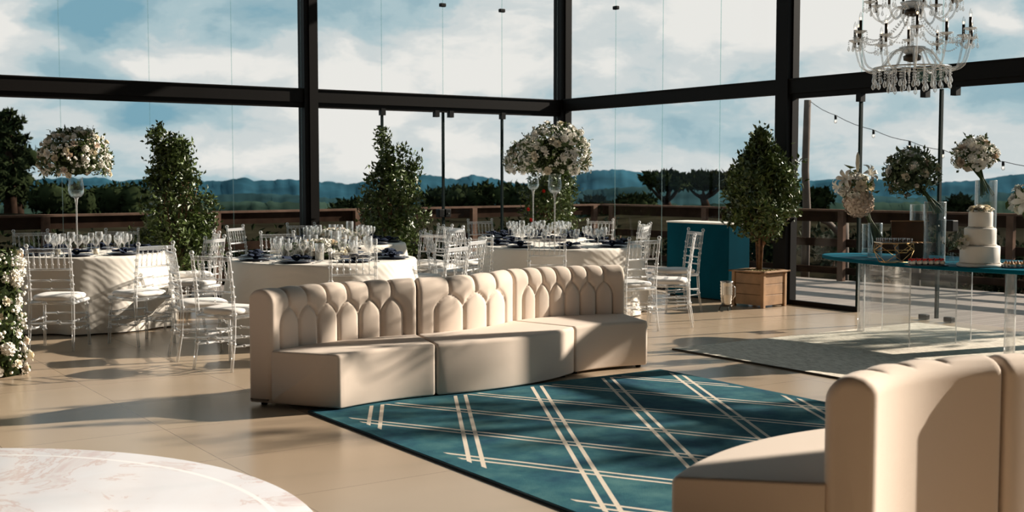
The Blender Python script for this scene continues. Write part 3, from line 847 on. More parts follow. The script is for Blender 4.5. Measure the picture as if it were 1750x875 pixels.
    fs_.append(tuple(range(m_))); fs_.append(tuple((nS - 1) * m_ + k for k in range(m_ - 1, -1, -1)))
    b = MB(); b.add(vs, fs_, True); b.build('backrest', M['fabric'], root)
    for (u, d) in ((.08, .06), (.92, .06), (.06, -.06), (.94, -.06)):
        _, Ln = P(u, 0, 0); p, _ = P(u, d if d > 0 else Ln + d, 0)
        MB().lathe([(.022, .001), (.026, .03)], 12).build('foot', M['black'], root, p)
    return root
def back_pt(px, py, out=.09):                    # outer rear line from the crest of the backrest
    return G(px, py, BACKH)
A_, B_, C_, D_ = G(580, 705), G(745, 681), G(982, 641.5), G(1107, 628)
def shift(p, fx, fd, k):
    w = cdir(fx, fd); return p + w * k
J1 = shift(G(708, 478, BACKH), -.32, .95, .09)
J2 = shift(G(861, 463.5, BACKH), -.7, .7, .09)
E1 = G(425, 693); E2 = shift(G(1062, 455, BACKH), -.3, .95, .08)
sofa_unit('sofa_section', A_, B_, J1, E1, .045, .13, 6, 'left section of the beige tufted sofa, its end nearest the tables and disc')
sofa_unit('sofa_section', B_ + Vector((.008, .004, 0)), C_, J2, J1 + Vector((.01, .004, 0)), -.13, -.085, 3, 'middle bulging section of the beige tufted sofa in front of the dining tables')
sofa_unit('sofa_section', C_ + Vector((.010, .006, 0)), D_, E2, J2 + Vector((.012, .006, 0)), .05, .11, 6, 'right section of the beige tufted sofa, nearest the dining chairs')
F1 = cf(.62, 4.62); G1 = cf(1.375, 4.48); G2 = cf(2.06, 4.97); F2 = cf(1.82, 5.70)
sofa_unit('sofa_section', F2, F1, G1, G2, -.19, -.10, 3, 'foreground beige sofa section seen from behind, cut by the lower frame edge')
G3 = cf(3.06, 5.72); F3 = cf(2.45, 6.15)
sofa_unit('sofa_section', F3, F2 + Vector((.012, -.004, 0)), G2 + Vector((.014, -.008, 0)), G3, .04, .09, 6, 'beige sofa section at the lower right frame corner, seen from behind')

# ------------------------------------------------------------------ chairs
def ringed(b, p0, p1, r, rings, n=7, rr=1.7, hw=.008):
    p0 = Vector(p0); p1 = Vector(p1); Ln = (p1 - p0).length; ts = [(0, r)]
    for t in rings:
        for dt, k in ((-hw, 1), (-hw * .5, rr), (hw * .5, rr), (hw, 1)): ts.append((t + dt / Ln, r * k))
    ts.append((1, r))
    b.tube([p0.lerp(p1, t) for t, _ in ts], [q for _, q in ts], n)
def make_chair():
    r = tag(empty('dining_chair'), 'clear acrylic dining chair with white seat pad', 'chair', 'clear acrylic chairs at the dining tables')
    A = M['acrylic']
    for s in (-1, 1):
        b = MB(); b.tube([(s * .195, -.245, 0), (s * .19, -.205, .24), (s * .188, -.195, .45), (s * .188, -.215, .66), (s * .188, -.25, .90), (s * .188, -.258, .935)], [.012, .014, .016, .014, .014, .012], 8)
        for z, y in ((.22, -.208), (.46, -.195), (.60, -.206), (.68, -.217), (.80, -.233)):
            b.lathe([(.014, z - .011), (.022, z - .005), (.022, z + .005), (.014, z + .011)], 8, T(s * .188, y, 0), cap=False)
        b.lathe([(.012, .93), (.020, .94), (.020, .95), (.010, .965)], 8, T(s * .188, -.257, 0))
        b.build('back_post', A, r)
        b = MB(); ringed(b, (s * .205, .215, 0), (s * .19, .19, .43), .0135, (.35, .62, .9), 8); b.build('leg', A, r)
    def bar(p, q, nm, rings=(), rad=.009):
        b = MB(); ringed(b, p, q, rad, rings, 6); return b.build(nm, A, r)
    b = MB(); b.box(-.19, .19, -.013, .013, -.017, .017, Matrix.Translation((0, -.25, .905)), .004); b.build('top_rail', A, r)
    bar((-.188, -.222, .735), (.188, -.222, .735), 'cross_rail', (.02, .98), .010)
    bar((-.188, -.208, .635), (.188, -.208, .635), 'cross_rail', (.02, .5, .98), .009)
    bar((-.188, -.200, .555), (.188, -.200, .555), 'cross_rail', (.02, .5, .98), .009)
    for i in range(6):
        x = -.134 + .0535 * i; bar((x, -.223, .74), (x, -.248, .892), 'spindle', (.25, .75), .0065)
    b = MB(); fr = [(-.19, -.19), (.19, -.19), (.205, .20), (-.205, .20)]
    for i in range(4): 
        p, q = fr[i], fr[(i + 1) % 4]; b.tube([(p[0], p[1], .432), (q[0], q[1], .432)], .017, 8)
    b.build('seat_frame', A, r)
    b = MB(); loops = []
    for (k, z) in ((.86, .449), (.99, .452), (1.03, .465), (1.03, .480), (.97, .494), (.80, .502), (.4, .506)):
        lp = []
        for i in range(28):
            a = 2 * PI * i / 28; c_, s_ = math.cos(a), math.sin(a); f = 1 / (abs(c_) ** 5 + abs(s_) ** 5) ** .2
            y = .195 * f * s_ * k + .01; lp.append(Vector(((.195 + .01 * s_) * f * c_ * k, y, z)))
        loops.append(lp)
    vs = [v for lp in loops for v in lp]; fs = []
    for k in range(len(loops) - 1):
        for i in range(28): j = (i + 1) % 28; fs.append((k * 28 + i, k * 28 + j, (k + 1) * 28 + j, (k + 1) * 28 + i))
    fs.append(tuple(6 * 28 + i for i in range(28))); fs.append(tuple(27 - i for i in range(28)))
    b.add(vs, fs, True); b.build('seat_pad', M['cushion'], r)
    bar((-.198, .203, .22), (.198, .203, .22), 'stretcher', (.3, .7)); bar((-.198, .203, .30), (.198, .203, .30), 'stretcher', (.3, .7))
    for s in (-1, 1):
        bar((s * .19, -.205, .20), (s * .198, .203, .18), 'stretcher', (.3, .7)); bar((s * .19, -.203, .27), (s * .198, .203, .26), 'stretcher', (.3, .7))
    bar((-.19, -.205, .25), (.19, -.205, .25), 'stretcher', (.3, .7))
    return Proto(r)
CH = make_chair()
TABLES = {'T1': (-4.45, 12.6, .80), 'T2': (-1.85, 11.77, .90), 'T3': (.57, 14.1, .94), 'T4': (-2.1, 14.55, .80), 'T5': (.35, 16.05, .80)}
chairs = [  # x, d of the seat centre (viewpoint frame), heading, where it is
    (-4.13, 10.88, -.05, 1, 'in front of the left table, back turned, beside the flower column'),
    (-3.49, 11.22, -.78, .62, 'at the front right of the left table, turned a little left'),
    (-2.69, 10.33, .90, .44, 'turned sideways behind the left sofa end, left of the pair'),
    (-2.30, 9.80, .45, .89, 'nearest the left sofa end, its white pad half hidden by the sofa'),
    (-3.72, 13.25, -.92, -.38, 'at the back right of the left table, before the bush'),
    (-3.32, 12.35, -.95, .28, 'on the right of the left table, between it and the middle table'),
    (-5.35, 13.5, .6, -.8, 'behind the left table, only its top rail showing'), (-4.55, 13.75, .05, -1, 'behind the left table under the tall bouquet'),
    (-5.55, 12.3, 1, .1, 'at the far left frame edge beside the left table'),
    (-1.36, 10.27, -.12, 1, 'in front of the middle table, its back rising over the sofa'),
    (-1.0, 13.05, -.55, -.83, 'at the back right of the middle table'),
    (-.72, 10.95, -.9, .43, 'on the right of the middle table, nearest the sofa'), (-.78, 12.0, -.92, .38, 'on the right of the middle table, just behind its neighbour'),
    (-.44, 12.55, -.2, .98, 'between the middle and right tables with an empty back'), (-.52, 13.75, .96, .25, 'at the left side of the right table'),
    (-.55, 15.2, .72, .69, 'at the left side of the rear corner table'), (-.98, 14.6, -.9, .43, 'at the right side of the rear table behind the middle one'),
    (-1.08, 15.3, -.85, -.52, 'right of the rear table in front of the door lock'),
    (-3.12, 14.9, .9, -.3, 'at the left side of the rear table, left of the steel column'), (-2.5, 13.15, .45, -.85, 'behind the middle table, seen through the wine glasses'),
    (-2.6, 15.5, .5, -.85, 'behind the rear table beside the first steel column'),
    (.37, 12.75, .02, 1, 'in front of the right table, back to the viewer'),
    (1.19, 12.2, -.52, .85, 'at the front right of the right table beside the sofa end'), (1.52, 14.0, -.93, -.3, 'on the right side of the right table'),
    (1.66, 12.6, -.985, .17, 'side-on at the right, closest to the blue counter'),
    (1.55, 16.1, -.95, -.3, 'at the right side of the rear corner table'), (1.2, 17.1, -.3, -.95, 'behind the rear corner table beside the boxed bush'), (1.48, 15.5, -.95, .3, 'right of the rear corner table, nearest the blue counter'),
    (-.35, 17.05, .45, -.93, 'behind the rear corner table near the glass door')]
for (x, d, fx, fd, where) in chairs:
    for (tx, td, tr) in TABLES.values():
        ds_ = math.hypot(x - tx, d - td); mn = tr * 1.10 + .31
        if ds_ < mn: x, d = tx + (x - tx) / ds_ * mn, td + (d - td) / ds_ * mn
    CH.put(cf(x, d), rz(fx, fd), 'clear acrylic chair ' + where)

# ------------------------------------------------------------------ tables, cloths, settings
TN = {'T1': 'left table', 'T2': 'middle table', 'T3': 'right table', 'T4': 'rear table by the column', 'T5': 'rear table in the glass corner'}
CLN = {'T1': 'white cloth on the left round table beside the flower column', 'T2': 'white cloth on the middle round table behind the sofa', 'T3': 'white cloth on the right round table near the blue counter',
       'T4': 'white cloth on the rear round table by the steel column', 'T5': 'white cloth on the rear round table in the glass corner'}
TH_ = .765
def cloth(key, seed):
    x, d, r = TABLES[key]; c = cf(x, d); rnd = random.Random(seed)
    t = tag(empty('round_table', (c.x, c.y, 0)), '%s, hidden by its long cloth' % CLN[key].replace('white cloth on the ', ''), 'table', 'round dining tables')
    MB().lathe([(r - .03, .735), (r - .02, .74), (r - .02, .755), (r - .03, TH_ - .006)], 64).build('table_top', M['box_light'], t)
    b = MB().lathe([(.30, .001), (.30, .03), (.06, .07), (.05, .60), (.16, .735)], 24); b.build('pedestal', M['black'], t)
    n = 240; b = MB(); vs = []; fs = []
    folds = [(rnd.choice((5, 7, 9, 11, 14)), rnd.uniform(0, 6.28), rnd.uniform(.5, 1)) for i in range(5)]
    prof = [(0, 0), (.5, 0), (.9, 0), (.975, -.0005), (.995, -.004), (1.006, -.014), (1.012, -.03), (1.016, -.06), (1.02, -.11), (1.03, -.18), (1.045, -.27), (1.06, -.37), (1.075, -.48), (1.09, -.59), (1.10, -.68), (1.105, -.752)]
    for k, (f, dz) in enumerate(prof):
        amp = max(0, (-dz - .02)) ** .8 * .075
        for i in range(n):
            a = 2 * PI * i / n; w = sum(q * math.sin(m * a + p) for m, p, q in folds) / 2.2
            w = (abs(w) ** .75) * (1 if w > 0 else -1)
            rr = r * f + amp * w
            vs.append((rr * math.cos(a), rr * math.sin(a), TH_ + dz))
    for k in range(len(prof) - 1):
        for i in range(n):
            j = (i + 1) % n
            if k == 0:
                if i % 1 == 0: fs.append((i, (k + 1) * n + i, (k + 1) * n + j, j))
            else: fs.append((k * n + i, (k + 1) * n + i, (k + 1) * n + j, k * n + j))
    b.add(vs, fs, True)
    tag(b.build('tablecloth', M['cloth'], None, (c.x, c.y, 0)), CLN[key], 'tablecloth', 'white tablecloths to the floor')
for i, k in enumerate(TABLES): cloth(k, 11 + i)

def glass_proto(nm, cat, prof):
    return Proto(tag(MB().lathe(prof, 14, cap=False).build(nm, M['glass']), 'clear glass', cat))
gA = glass_proto('water_goblet', 'glass', [(.001, .004), (.034, .003), (.035, .001), (.008, .010), (.005, .03), (.005, .085), (.012, .096), (.032, .115), (.041, .145), (.041, .175), (.036, .205), (.0345, .205), (.039, .175), (.039, .145), (.030, .118), (.001, .100)])
gB = glass_proto('wine_glass', 'glass', [(.001, .004), (.031, .003), (.032, .001), (.007, .010), (.0045, .03), (.0045, .10), (.012, .110), (.027, .128), (.033, .152), (.030, .190), (.0285, .190), (.031, .152), (.025, .131), (.001, .114)])
gC = glass_proto('cordial_glass', 'glass', [(.001, .004), (.030, .003), (.031, .001), (.007, .010), (.0045, .03), (.0045, .075), (.014, .085), (.030, .108), (.033, .135), (.031, .165), (.0295, .165), (.031, .135), (.028, .110), (.001, .088)])
plate = MB(); plate.lathe([(.001, .004), (.10, .002), (.155, .010), (.165, .014), (.165, .017), (.155, .013), (.10, .006), (.001, .006)], 36, cap=False)
PL = Proto(tag(plate.build('charger_plate', M['navy']), 'navy charger plate', 'plate'))
p2 = tag(empty('dinner_plate'), 'dinner plate', 'plate')
MB().lathe([(.001, .002), (.08, .001), (.125, .010), (.128, .014), (.12, .0125), (.08, .006), (.001, .006)], 32, cap=False).build('plate_well', M['navy'], p2)
MB().lathe([(.122, .012), (.132, .0135), (.1325, .016), (.124, .0155)], 32, cap=False).build('plate_rim', M['rim'], p2)
DP = Proto(p2)
def napkin():
    b = MB(); rnd = random.Random(4)
    for (sx, ln, ang, up) in ((1, .135, .25, .02), (1, .12, -.35, .035), (-1, .13, .15, .03), (-1, .11, -.4, .015)):
        nu, nv = 9, 6; vs = []; fs = []
        for i in range(nu + 1):
            t = i / nu
            for j in range(nv + 1):
                v = j / nv - .5; w = .03 + .10 * t
                x = sx * t * ln; y = v * w; z = .022 + up * t * (1 - t * .6) * 1.6 + .012 * math.cos(v * 9 + 2 * t) * (1 - .3 * t) + .006 * math.sin(v * 17 + ang * 9)
                c_, s_ = math.cos(ang), math.sin(ang); vs.append((x * c_ - y * s_, x * s_ + y * c_, max(.003, z)))
        for i in range(nu):
            for j in range(nv): a = i * (nv + 1) + j; fs.append((a, a + 1, a + nv + 2, a + nv + 1))
        b.add(vs, fs, True)
    vs = []; fs = []
    for i in range(16):
        a = 2 * PI * i / 16
        for j in range(8):
            c = 2 * PI * j / 8; rr = .026 + .012 * math.cos(c) + .003 * math.sin(3 * a)
            vs.append((rr * math.cos(a) * 1.0, .030 * math.sin(c), .034 + rr * math.sin(a) * .85))
    for i in range(16):
        for j in range(8): fs.append((i * 8 + j, ((i + 1) % 16) * 8 + j, ((i + 1) % 16) * 8 + (j + 1) % 8, i * 8 + (j + 1) % 8))
    b.add(vs, fs, True)
    o = tag(empty('napkin'), 'navy napkin', 'napkin'); b.build('folded_cloth', M['napkin'], o)
    return Proto(o)
NP = napkin()
fk = MB(); fk.tube([(0, -.10, .004), (0, .03, .006), (0, .05, .004)], [.003, .0035, .006], 5)
for q in (-.007, -.0025, .0025, .007): fk.tube([(q, .05, .004), (q, .095, .006)], .0013, 4)
FKP = Proto(tag(fk.build('fork', M['steel']), 'fork', 'cutlery'))
kn = MB(); kn.tube([(0, -.11, .004), (0, .0, .004)], [.004, .0045], 5); kn.box(-.007, .006, 0, .105, .003, .0045, None)
KNP = Proto(tag(kn.build('knife', M['steel']), 'knife', 'cutlery'))
dirs8 = ['right', 'back-right', 'back', 'back-left', 'left', 'front-left', 'front', 'front-right']
for key in TABLES:
    x, d, r = TABLES[key]; rnd = random.Random(hash(key) % 100 if False else ord(key[1]))
    off = {'T1': 8, 'T2': -12, 'T3': 5, 'T4': 10, 'T5': -5}[key]
    for i in range(8):
        a = R(45 * i + off); ca, sa = math.cos(a), math.sin(a)
        where = '%s place of the %s' % (dirs8[i], TN[key]); z = TH_ + .001
        def at(rad, lat): return cf(x + ca * rad - sa * lat, d + sa * rad + ca * lat, z)
        face = rz(-ca, -sa)
        PL.put(at(r - .20, 0), face, 'dark navy charger plate at the ' + where, 'charger plates')
        o = DP.put(at(r - .20, 0), face, 'grey-rimmed dark plate at the ' + where, 'dinner plates'); o.location.z += .007
        o = NP.put(at(r - .20, 0), face + rnd.uniform(-.5, .5), 'knotted navy napkin at the ' + where, 'knotted navy napkins'); o.location.z += .014
        if key in ('T1', 'T2', 'T3'):
            FKP.put(at(r - .20, -.20), face, 'steel fork at the ' + where, 'forks'); KNP.put(at(r - .20, .20), face, 'steel knife at the ' + where, 'knives')
        for gp, rad, lat, nm in ((gA, .43, -.03, 'tall water goblet'), (gB, .40, .055, 'slim wine glass'), (gC, .47, .125, 'small wine glass')):
            gp.put(at(r - rad + rnd.uniform(-.01, .01), lat + rnd.uniform(-.01, .01)), rnd.uniform(0, 6), nm + ' at the ' + where, 'glasses on the dining tables')

# ------------------------------------------------------------------ flowers
def petal_patch(b, ang, r0, r1, h0, h1, width, curl, n=3):
    vs = []; fs = []
    for i in range(n + 1):
        t = i / n; rr = r0 + (r1 - r0) * t + curl * t * t; z = h0 + (h1 - h0) * math.sin(t * PI / 2)
        w = width * math.sin(PI * (.18 + .64 * t))
        for j in range(4):
            v = j / 3 - .5; a = ang + v * w
            k = 1 - .10 * abs(v) * 2
            vs.append((rr * math.cos(a) * k, rr * math.sin(a) * k, z - abs(v) * .003))
    for i in range(n):
        for j in range(3): a = i * 4 + j; fs.append((a, a + 1, a + 5, a + 4))
    b.add(vs, fs, True)
def rose(sz=.04, op=1.0, rings=4, seed=1):
    rnd = random.Random(seed); b = MB()
    for k in range(rings):
        t = (k + 1) / rings; n = 3 + k
        for i in range(n):
            petal_patch(b, 2 * PI * i / n + k * .7 + rnd.uniform(-.2, .2), sz * .1 * t, sz * (.18 + .62 * t * op), -sz * .45, sz * (.75 - .45 * t * op) + rnd.uniform(-.003, .003), 2 * PI / n * 1.25, sz * .22 * t * op)
    return b
def lily(sz=.07):
    b = MB()
    for i in range(6):
        vs = []; fs = []; a = 2 * PI * i / 6
        for k in range(6):
            t = k / 5; rr = sz * (.1 + .95 * t); z = sz * (.1 + .6 * math.sin(t * PI * .75)) - sz * .25 * t * t; w = sz * .22 * math.sin(PI * (.1 + .85 * t))
            for v in (-1, 0, 1):
                vs.append((rr * math.cos(a) - v * w * math.sin(a), rr * math.sin(a) + v * w * math.cos(a), z - (0 if v else sz * .04)))
        for k in range(5):
            for v in range(2): q = k * 3 + v; fs.append((q, q + 1, q + 4, q + 3))
        b.add(vs, fs, True)
    for i in range(5):
        a = 2 * PI * i / 5; b.tube([(0, 0, 0), (sz * .2 * math.cos(a), sz * .2 * math.sin(a), sz * .6)], sz * .02, 4)
    return b
def floret_ball(R_=.07, n=60, fs_=.018, seed=2):
    rnd = random.Random(seed); b = MB()
    b.sphere((0, 0, 0), R_ * .80, 10, 8)
    for i in range(n):
        z = 1 - 2 * (i + .5) / n; a = i * 2.39996; rr = math.sqrt(max(0, 1 - z * z)); nrm = Vector((rr * math.cos(a), rr * math.sin(a), z))
        q = nrm.to_track_quat('Z', 'Y').to_matrix().to_4x4(); q.translation = nrm * R_ * rnd.uniform(.86, 1.08)
        bb = MB()
        for k in range(4):
            an = PI / 2 * k + i; c_, s_ = math.cos(an), math.sin(an)
            bb.add([(0, 0, 0), (c_ * fs_ - s_ * fs_ * .55, s_ * fs_ + c_ * fs_ * .55, .004), (c_ * fs_ * 1.5, s_ * fs_ * 1.5, .007), (c_ * fs_ + s_ * fs_ * .55, s_ * fs_ - c_ * fs_ * .55, .004)], [(0, 1, 2, 3)], True)
        b.add([q @ Vector(v) for v in bb.v], bb.f, True)
    return b
ME = {}
def mesh_of(name, b, m):
    o = b.build(name, m); me = o.data; bpy.data.objects.remove(o); ME[name] = me; return me
mesh_of('rose', rose(.045, 1, 5, 1), M['petal']); mesh_of('open_rose', rose(.045, 1.25, 4, 2), M['petal_w']); mesh_of('rose_bud', rose(.030, .6, 4, 3), M['petal_w'])
mesh_of('blush_rose', rose(.042, 1.05, 4, 6), M['petal_p']); mesh_of('carnation', floret_ball(.034, 34, .012, 5), M['petal_w']); mesh_of('hydrangea', floret_ball(.105, 130, .026), M['petal_p'])
mesh_of('lily_bloom', lily(.10), M['petal_w']); mesh_of('small_bloom', lily(.034), M['petal_w']); mesh_of('stock_bloom', floret_ball(.022, 16, .009, 8), M['petal_w'])
def inst(name, me, parent, loc, nrm, sc=1.0, spin=0):
    o = bpy.data.objects.new(name, ME[me]); COL.objects.link(o); o.parent = parent; o.location = loc
    o.rotation_mode = 'QUATERNION'; o.rotation_quaternion = Vector(nrm).normalized().to_track_quat('Z', 'Y') @ Matrix.Rotation(spin, 3, 'Z').to_quaternion(); o.scale = (sc,) * 3
    return o
def ball(root, n, rad, squash, lower, kinds, seed, leafn=900, leafsz=.05, cz=0, core=.80, leafm='leaf'):
    rnd = random.Random(seed); P_ = []
    for i in range(n):
        z = 1 - (1 + lower) * (i + .5) / n; a = i * 2.39996 + rnd.uniform(-.2, .2); rr = math.sqrt(max(0, 1 - z * z))
        nm = Vector((rr * math.cos(a), rr * math.sin(a), z)); k = rad * rnd.uniform(.84, 1.04)
        kd = rnd.choice(kinds); inst(kd, kd, root, Vector((nm.x * k, nm.y * k, nm.z * k * squash + cz)), nm + Vector((rnd.gauss(0, .2), rnd.gauss(0, .2), rnd.gauss(0, .2))), rnd.uniform(.78, 1.12) * rad / .37, rnd.uniform(0, 6))
    fb = MB()
    for i in range(170):
        z = rnd.uniform(-lower, .98); a = rnd.uniform(0, 2 * PI); rr = math.sqrt(max(0, 1 - z * z)); k = rad * rnd.uniform(.88, 1.03)
        p = Vector((rr * math.cos(a) * k, rr * math.sin(a) * k, z * k * squash + cz))
        for q in range(5):
            o_ = Vector((rnd.gauss(0, .013), rnd.gauss(0, .013), rnd.gauss(0, .010))); fb.sphere(p + o_, rnd.uniform(.009, .015), 5, 4, .8)
    tag(fb.build('filler_blossom', M['petal_w'], root), kind='stuff')
    lf = MB()
    for i in range(leafn):
        z = rnd.uniform(-lower, 1); a = rnd.uniform(0, 2 * PI); rr = math.sqrt(max(0, 1 - z * z)); k = rad * rnd.uniform(core, 1.0)
        P_.append((rr * math.cos(a) * k, rr * math.sin(a) * k, z * k * squash + cz))
    leafcloud(lf, P_, leafsz, rnd=rnd)
    for i in range(9):
        a = rnd.uniform(0, 2 * PI); z = rnd.uniform(-.1, .95); rr = math.sqrt(1 - z * z); q = Vector((rr * math.cos(a), rr * math.sin(a), z * squash))
        leafcloud(lf, [q * rad * (1 + .028 * t) + Vector((0, 0, cz)) for t in range(8)], leafsz * .6, rnd=rnd)
    lf.build('foliage', M[leafm], root)
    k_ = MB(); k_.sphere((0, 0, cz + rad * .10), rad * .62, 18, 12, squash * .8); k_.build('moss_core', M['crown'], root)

def tall_vase(key, px, d, ztop, zbot, w, label):
    c = D(px, d); z0 = TH_ + .001; H = ztop - z0; hb = zbot - z0
    r = tag(empty('stemmed_vase', (c.x, c.y, z0)), label, 'vase', 'tall stemmed glass vases')
    b = MB(); b.lathe([(.001, .012), (.085, .008), (.09, .004), (.085, .001)], 28, cap=False); b.build('foot', M['glass'], r)
    b = MB().lathe([(.016, .01), (.008, .05), (.0065, hb * .5), (.009, hb * .85), (.017, hb - .012), (.026, hb)], 14); b.build('stem', M['crystal'], r)
    b = MB().lathe([(.02, hb), (w * .32, hb + .012), (w * .47, hb + .045), (w * .5, hb + .08), (w * .47, H * .5 + hb * .5 + .02), (w * .43, H - .02), (w * .47, H), (w * .45, H), (w * .41, H - .02), (w * .48, hb + .08), (w * .3, hb + .018), (.001, hb + .012)], 28, cap=False); b.build('bowl', M['vase'], r)
    b = MB().lathe([(.001, hb + .016), (w * .30, hb + .022), (w * .455, hb + .055), (w * .46, hb + .078), (.001, hb + .078)], 24, cap=False); b.build('water', M['water'], r)
    return c
c = tall_vase('T1', 131, 12.6, zat(303, 12.6), zat(338, 12.6), .16, 'tall stemmed glass vase on the left table')
fl = tag(empty('flower_ball', (c.x, c.y, zat(303, 12.6))), 'big dome of cream roses on the tall vase of the left table', 'flowers', 'dome bouquets on tall vases')
ball(fl, 84, .365, .98, .42, ['rose', 'open_rose', 'rose', 'blush_rose', 'rose_bud', 'carnation'], 3, 1700, .05, .165)
c = tall_vase('T3', 948, 14.1, zat(298, 14.1), zat(331, 14.1), .16, 'tall stemmed glass vase on the right table')
fl = tag(empty('flower_ball', (c.x, c.y, zat(303, 14.1))), 'big dome of white roses over the right table, right of the two joined domes', 'flowers', 'dome bouquets on tall vases')
ball(fl, 92, .425, 1.0, .38, ['open_rose', 'carnation', 'rose_bud', 'rose', 'stock_bloom', 'small_bloom'], 5, 1500, .05, .21)
c = tall_vase('T5', 911, 16.0, zat(300, 16.0), zat(325, 16.0), .155, 'tall stemmed glass vase on the rear corner table')
fl = tag(empty('flower_ball', (c.x, c.y, zat(303, 16.0))), 'dome of cream roses over the rear corner table, left of the two joined domes', 'flowers', 'dome bouquets on tall vases')
ball(fl, 84, .385, .86, .38, ['rose', 'open_rose', 'blush_rose', 'rose_bud', 'carnation'], 8, 1500, .05, .19)

# low table arrangements with cylinder hurricanes
def low_arr(key, dx, dd, label, seed):
    x, d, r = TABLES[key]; c = cf(x + dx, d + dd)
    fl = tag(empty('low_centrepiece', (c.x, c.y, TH_ + .001)), label, 'flowers', 'low flower centrepieces')
    rnd = random.Random(seed)
    for i in range(72):
        a = rnd.uniform(0, 2 * PI); rr = .29 * math.sqrt(rnd.random()); z = .05 + .12 * (1 - (rr / .28) ** 2) * rnd.uniform(.6, 1.1)
        kd = rnd.choice(['rose', 'open_rose', 'carnation', 'small_bloom', 'blush_rose']); inst(kd, kd, fl, (rr * math.cos(a), rr * math.sin(a), z), (math.cos(a) * rr * 2.5, math.sin(a) * rr * 2.5, .5), rnd.uniform(.95, 1.35), rnd.uniform(0, 6))
    lf = MB(); leafcloud(lf, [(rnd.gauss(0, .14), rnd.gauss(0, .14), rnd.uniform(.07, .16)) for i in range(260)], .042, rnd=rnd); lf.build('foliage', M['leaf_pale'], fl)
    MB().lathe([(.24, .002), (.26, .02), (.2, .05), (.001, .06)], 24).build('moss_base', M['crown'], fl)
    for i, (px_, pd_, h) in enumerate(((.33, .02, .21), (.10, .34, .25), (-.12, .36, .21), (-.34, .03, .19), (.05, -.33, .16))):
        c2 = cf(x + dx + px_, d + dd + pd_); w_ = ['right of', 'behind-right of', 'behind-left of', 'left of', 'in front of'][i]
        h_ = tag(empty('hurricane_vase', (c2.x, c2.y, TH_ + .001)), 'glass cylinder %s the low flowers on the %s' % (w_, TN[key]), 'vase', 'glass cylinders by the low flowers')
        MB().lathe([(.001, .003), (.042, .002), (.044, h), (.041, h), (.040, .006), (.001, .006)], 20, cap=False).build('cylinder', M['glass'], h_)
        MB().lathe([(.026, .007), (.026, h * .42), (.001, h * .42)], 14, cap=False).build('pillar_candle', M['candle'], h_)
low_arr('T2', -.04, .0, 'low spread of cream flowers in the middle of the middle table', 21)
low_arr('T4', .0, -.1, 'low spread of cream flowers on the rear table by the steel column', 22)
for i, (px, d, w_) in enumerate(((128, 12.25, 'left'), (163, 12.3, 'right'), (97, 12.2, 'outer left'))):
    c = D(px, d); h_ = tag(empty('votive', (c.x, c.y, TH_ + .001)), 'short cream votive candle, %s of the vase foot on the left table' % w_, 'candle', 'votives on the left table')
    MB().lathe([(.001, .003), (.027, .002), (.03, .06), (.028, .06), (.001, .045)], 18, cap=False).build('holder', M['candle'], h_)
# flower column at the left frame edge
c = G(-12, 640); fl = tag(empty('flower_column', (c.x, c.y, 0)), 'column of white flowers standing on the floor at the left frame edge', 'flowers')
rnd = random.Random(31)
for i in range(98):
    z = .03 + .93 * (i + .5) / 98; a = rnd.uniform(0, 2 * PI); rr = .235 * (1 - .18 * z) * rnd.uniform(.85, 1.08) * (1.0 + .10 * math.sin(z * 9))
    nm = Vector((math.cos(a), math.sin(a), .25)); kd = rnd.choice(['rose', 'open_rose', 'carnation', 'carnation', 'rose_bud', 'blush_rose']); inst(kd, kd, fl, (rr * nm.x, rr * nm.y, z), nm, rnd.uniform(.8, 1.35), rnd.uniform(0, 6))
st = MB()
for i in range(260):
    z = rnd.uniform(.02, .98); a = rnd.uniform(0, 2 * PI); rr = .25 * (1 - .15 * z) * rnd.uniform(.85, 1.16)
    st.sphere((rr * math.cos(a), rr * math.sin(a), z), rnd.uniform(.009, .017), 6, 4)
tag(st.build('filler_blossom', M['petal_w'], fl), kind='stuff')
lf = MB(); leafcloud(lf, [((.23 + rnd.gauss(0, .02)) * (1 - .15 * z) * math.cos(a), (.23 + rnd.gauss(0, .02)) * (1 - .15 * z) * math.sin(a), z) for z, a in [(rnd.uniform(.02, .98), rnd.uniform(0, 6.28)) for i in range(900)]], .05, rnd=rnd)
lf.build('foliage', M['leaf'], fl)
MB().lathe([(.21, .001), (.2, .4), (.17, .93), (.001, .96)], 20).build('core', M['crown'], fl)

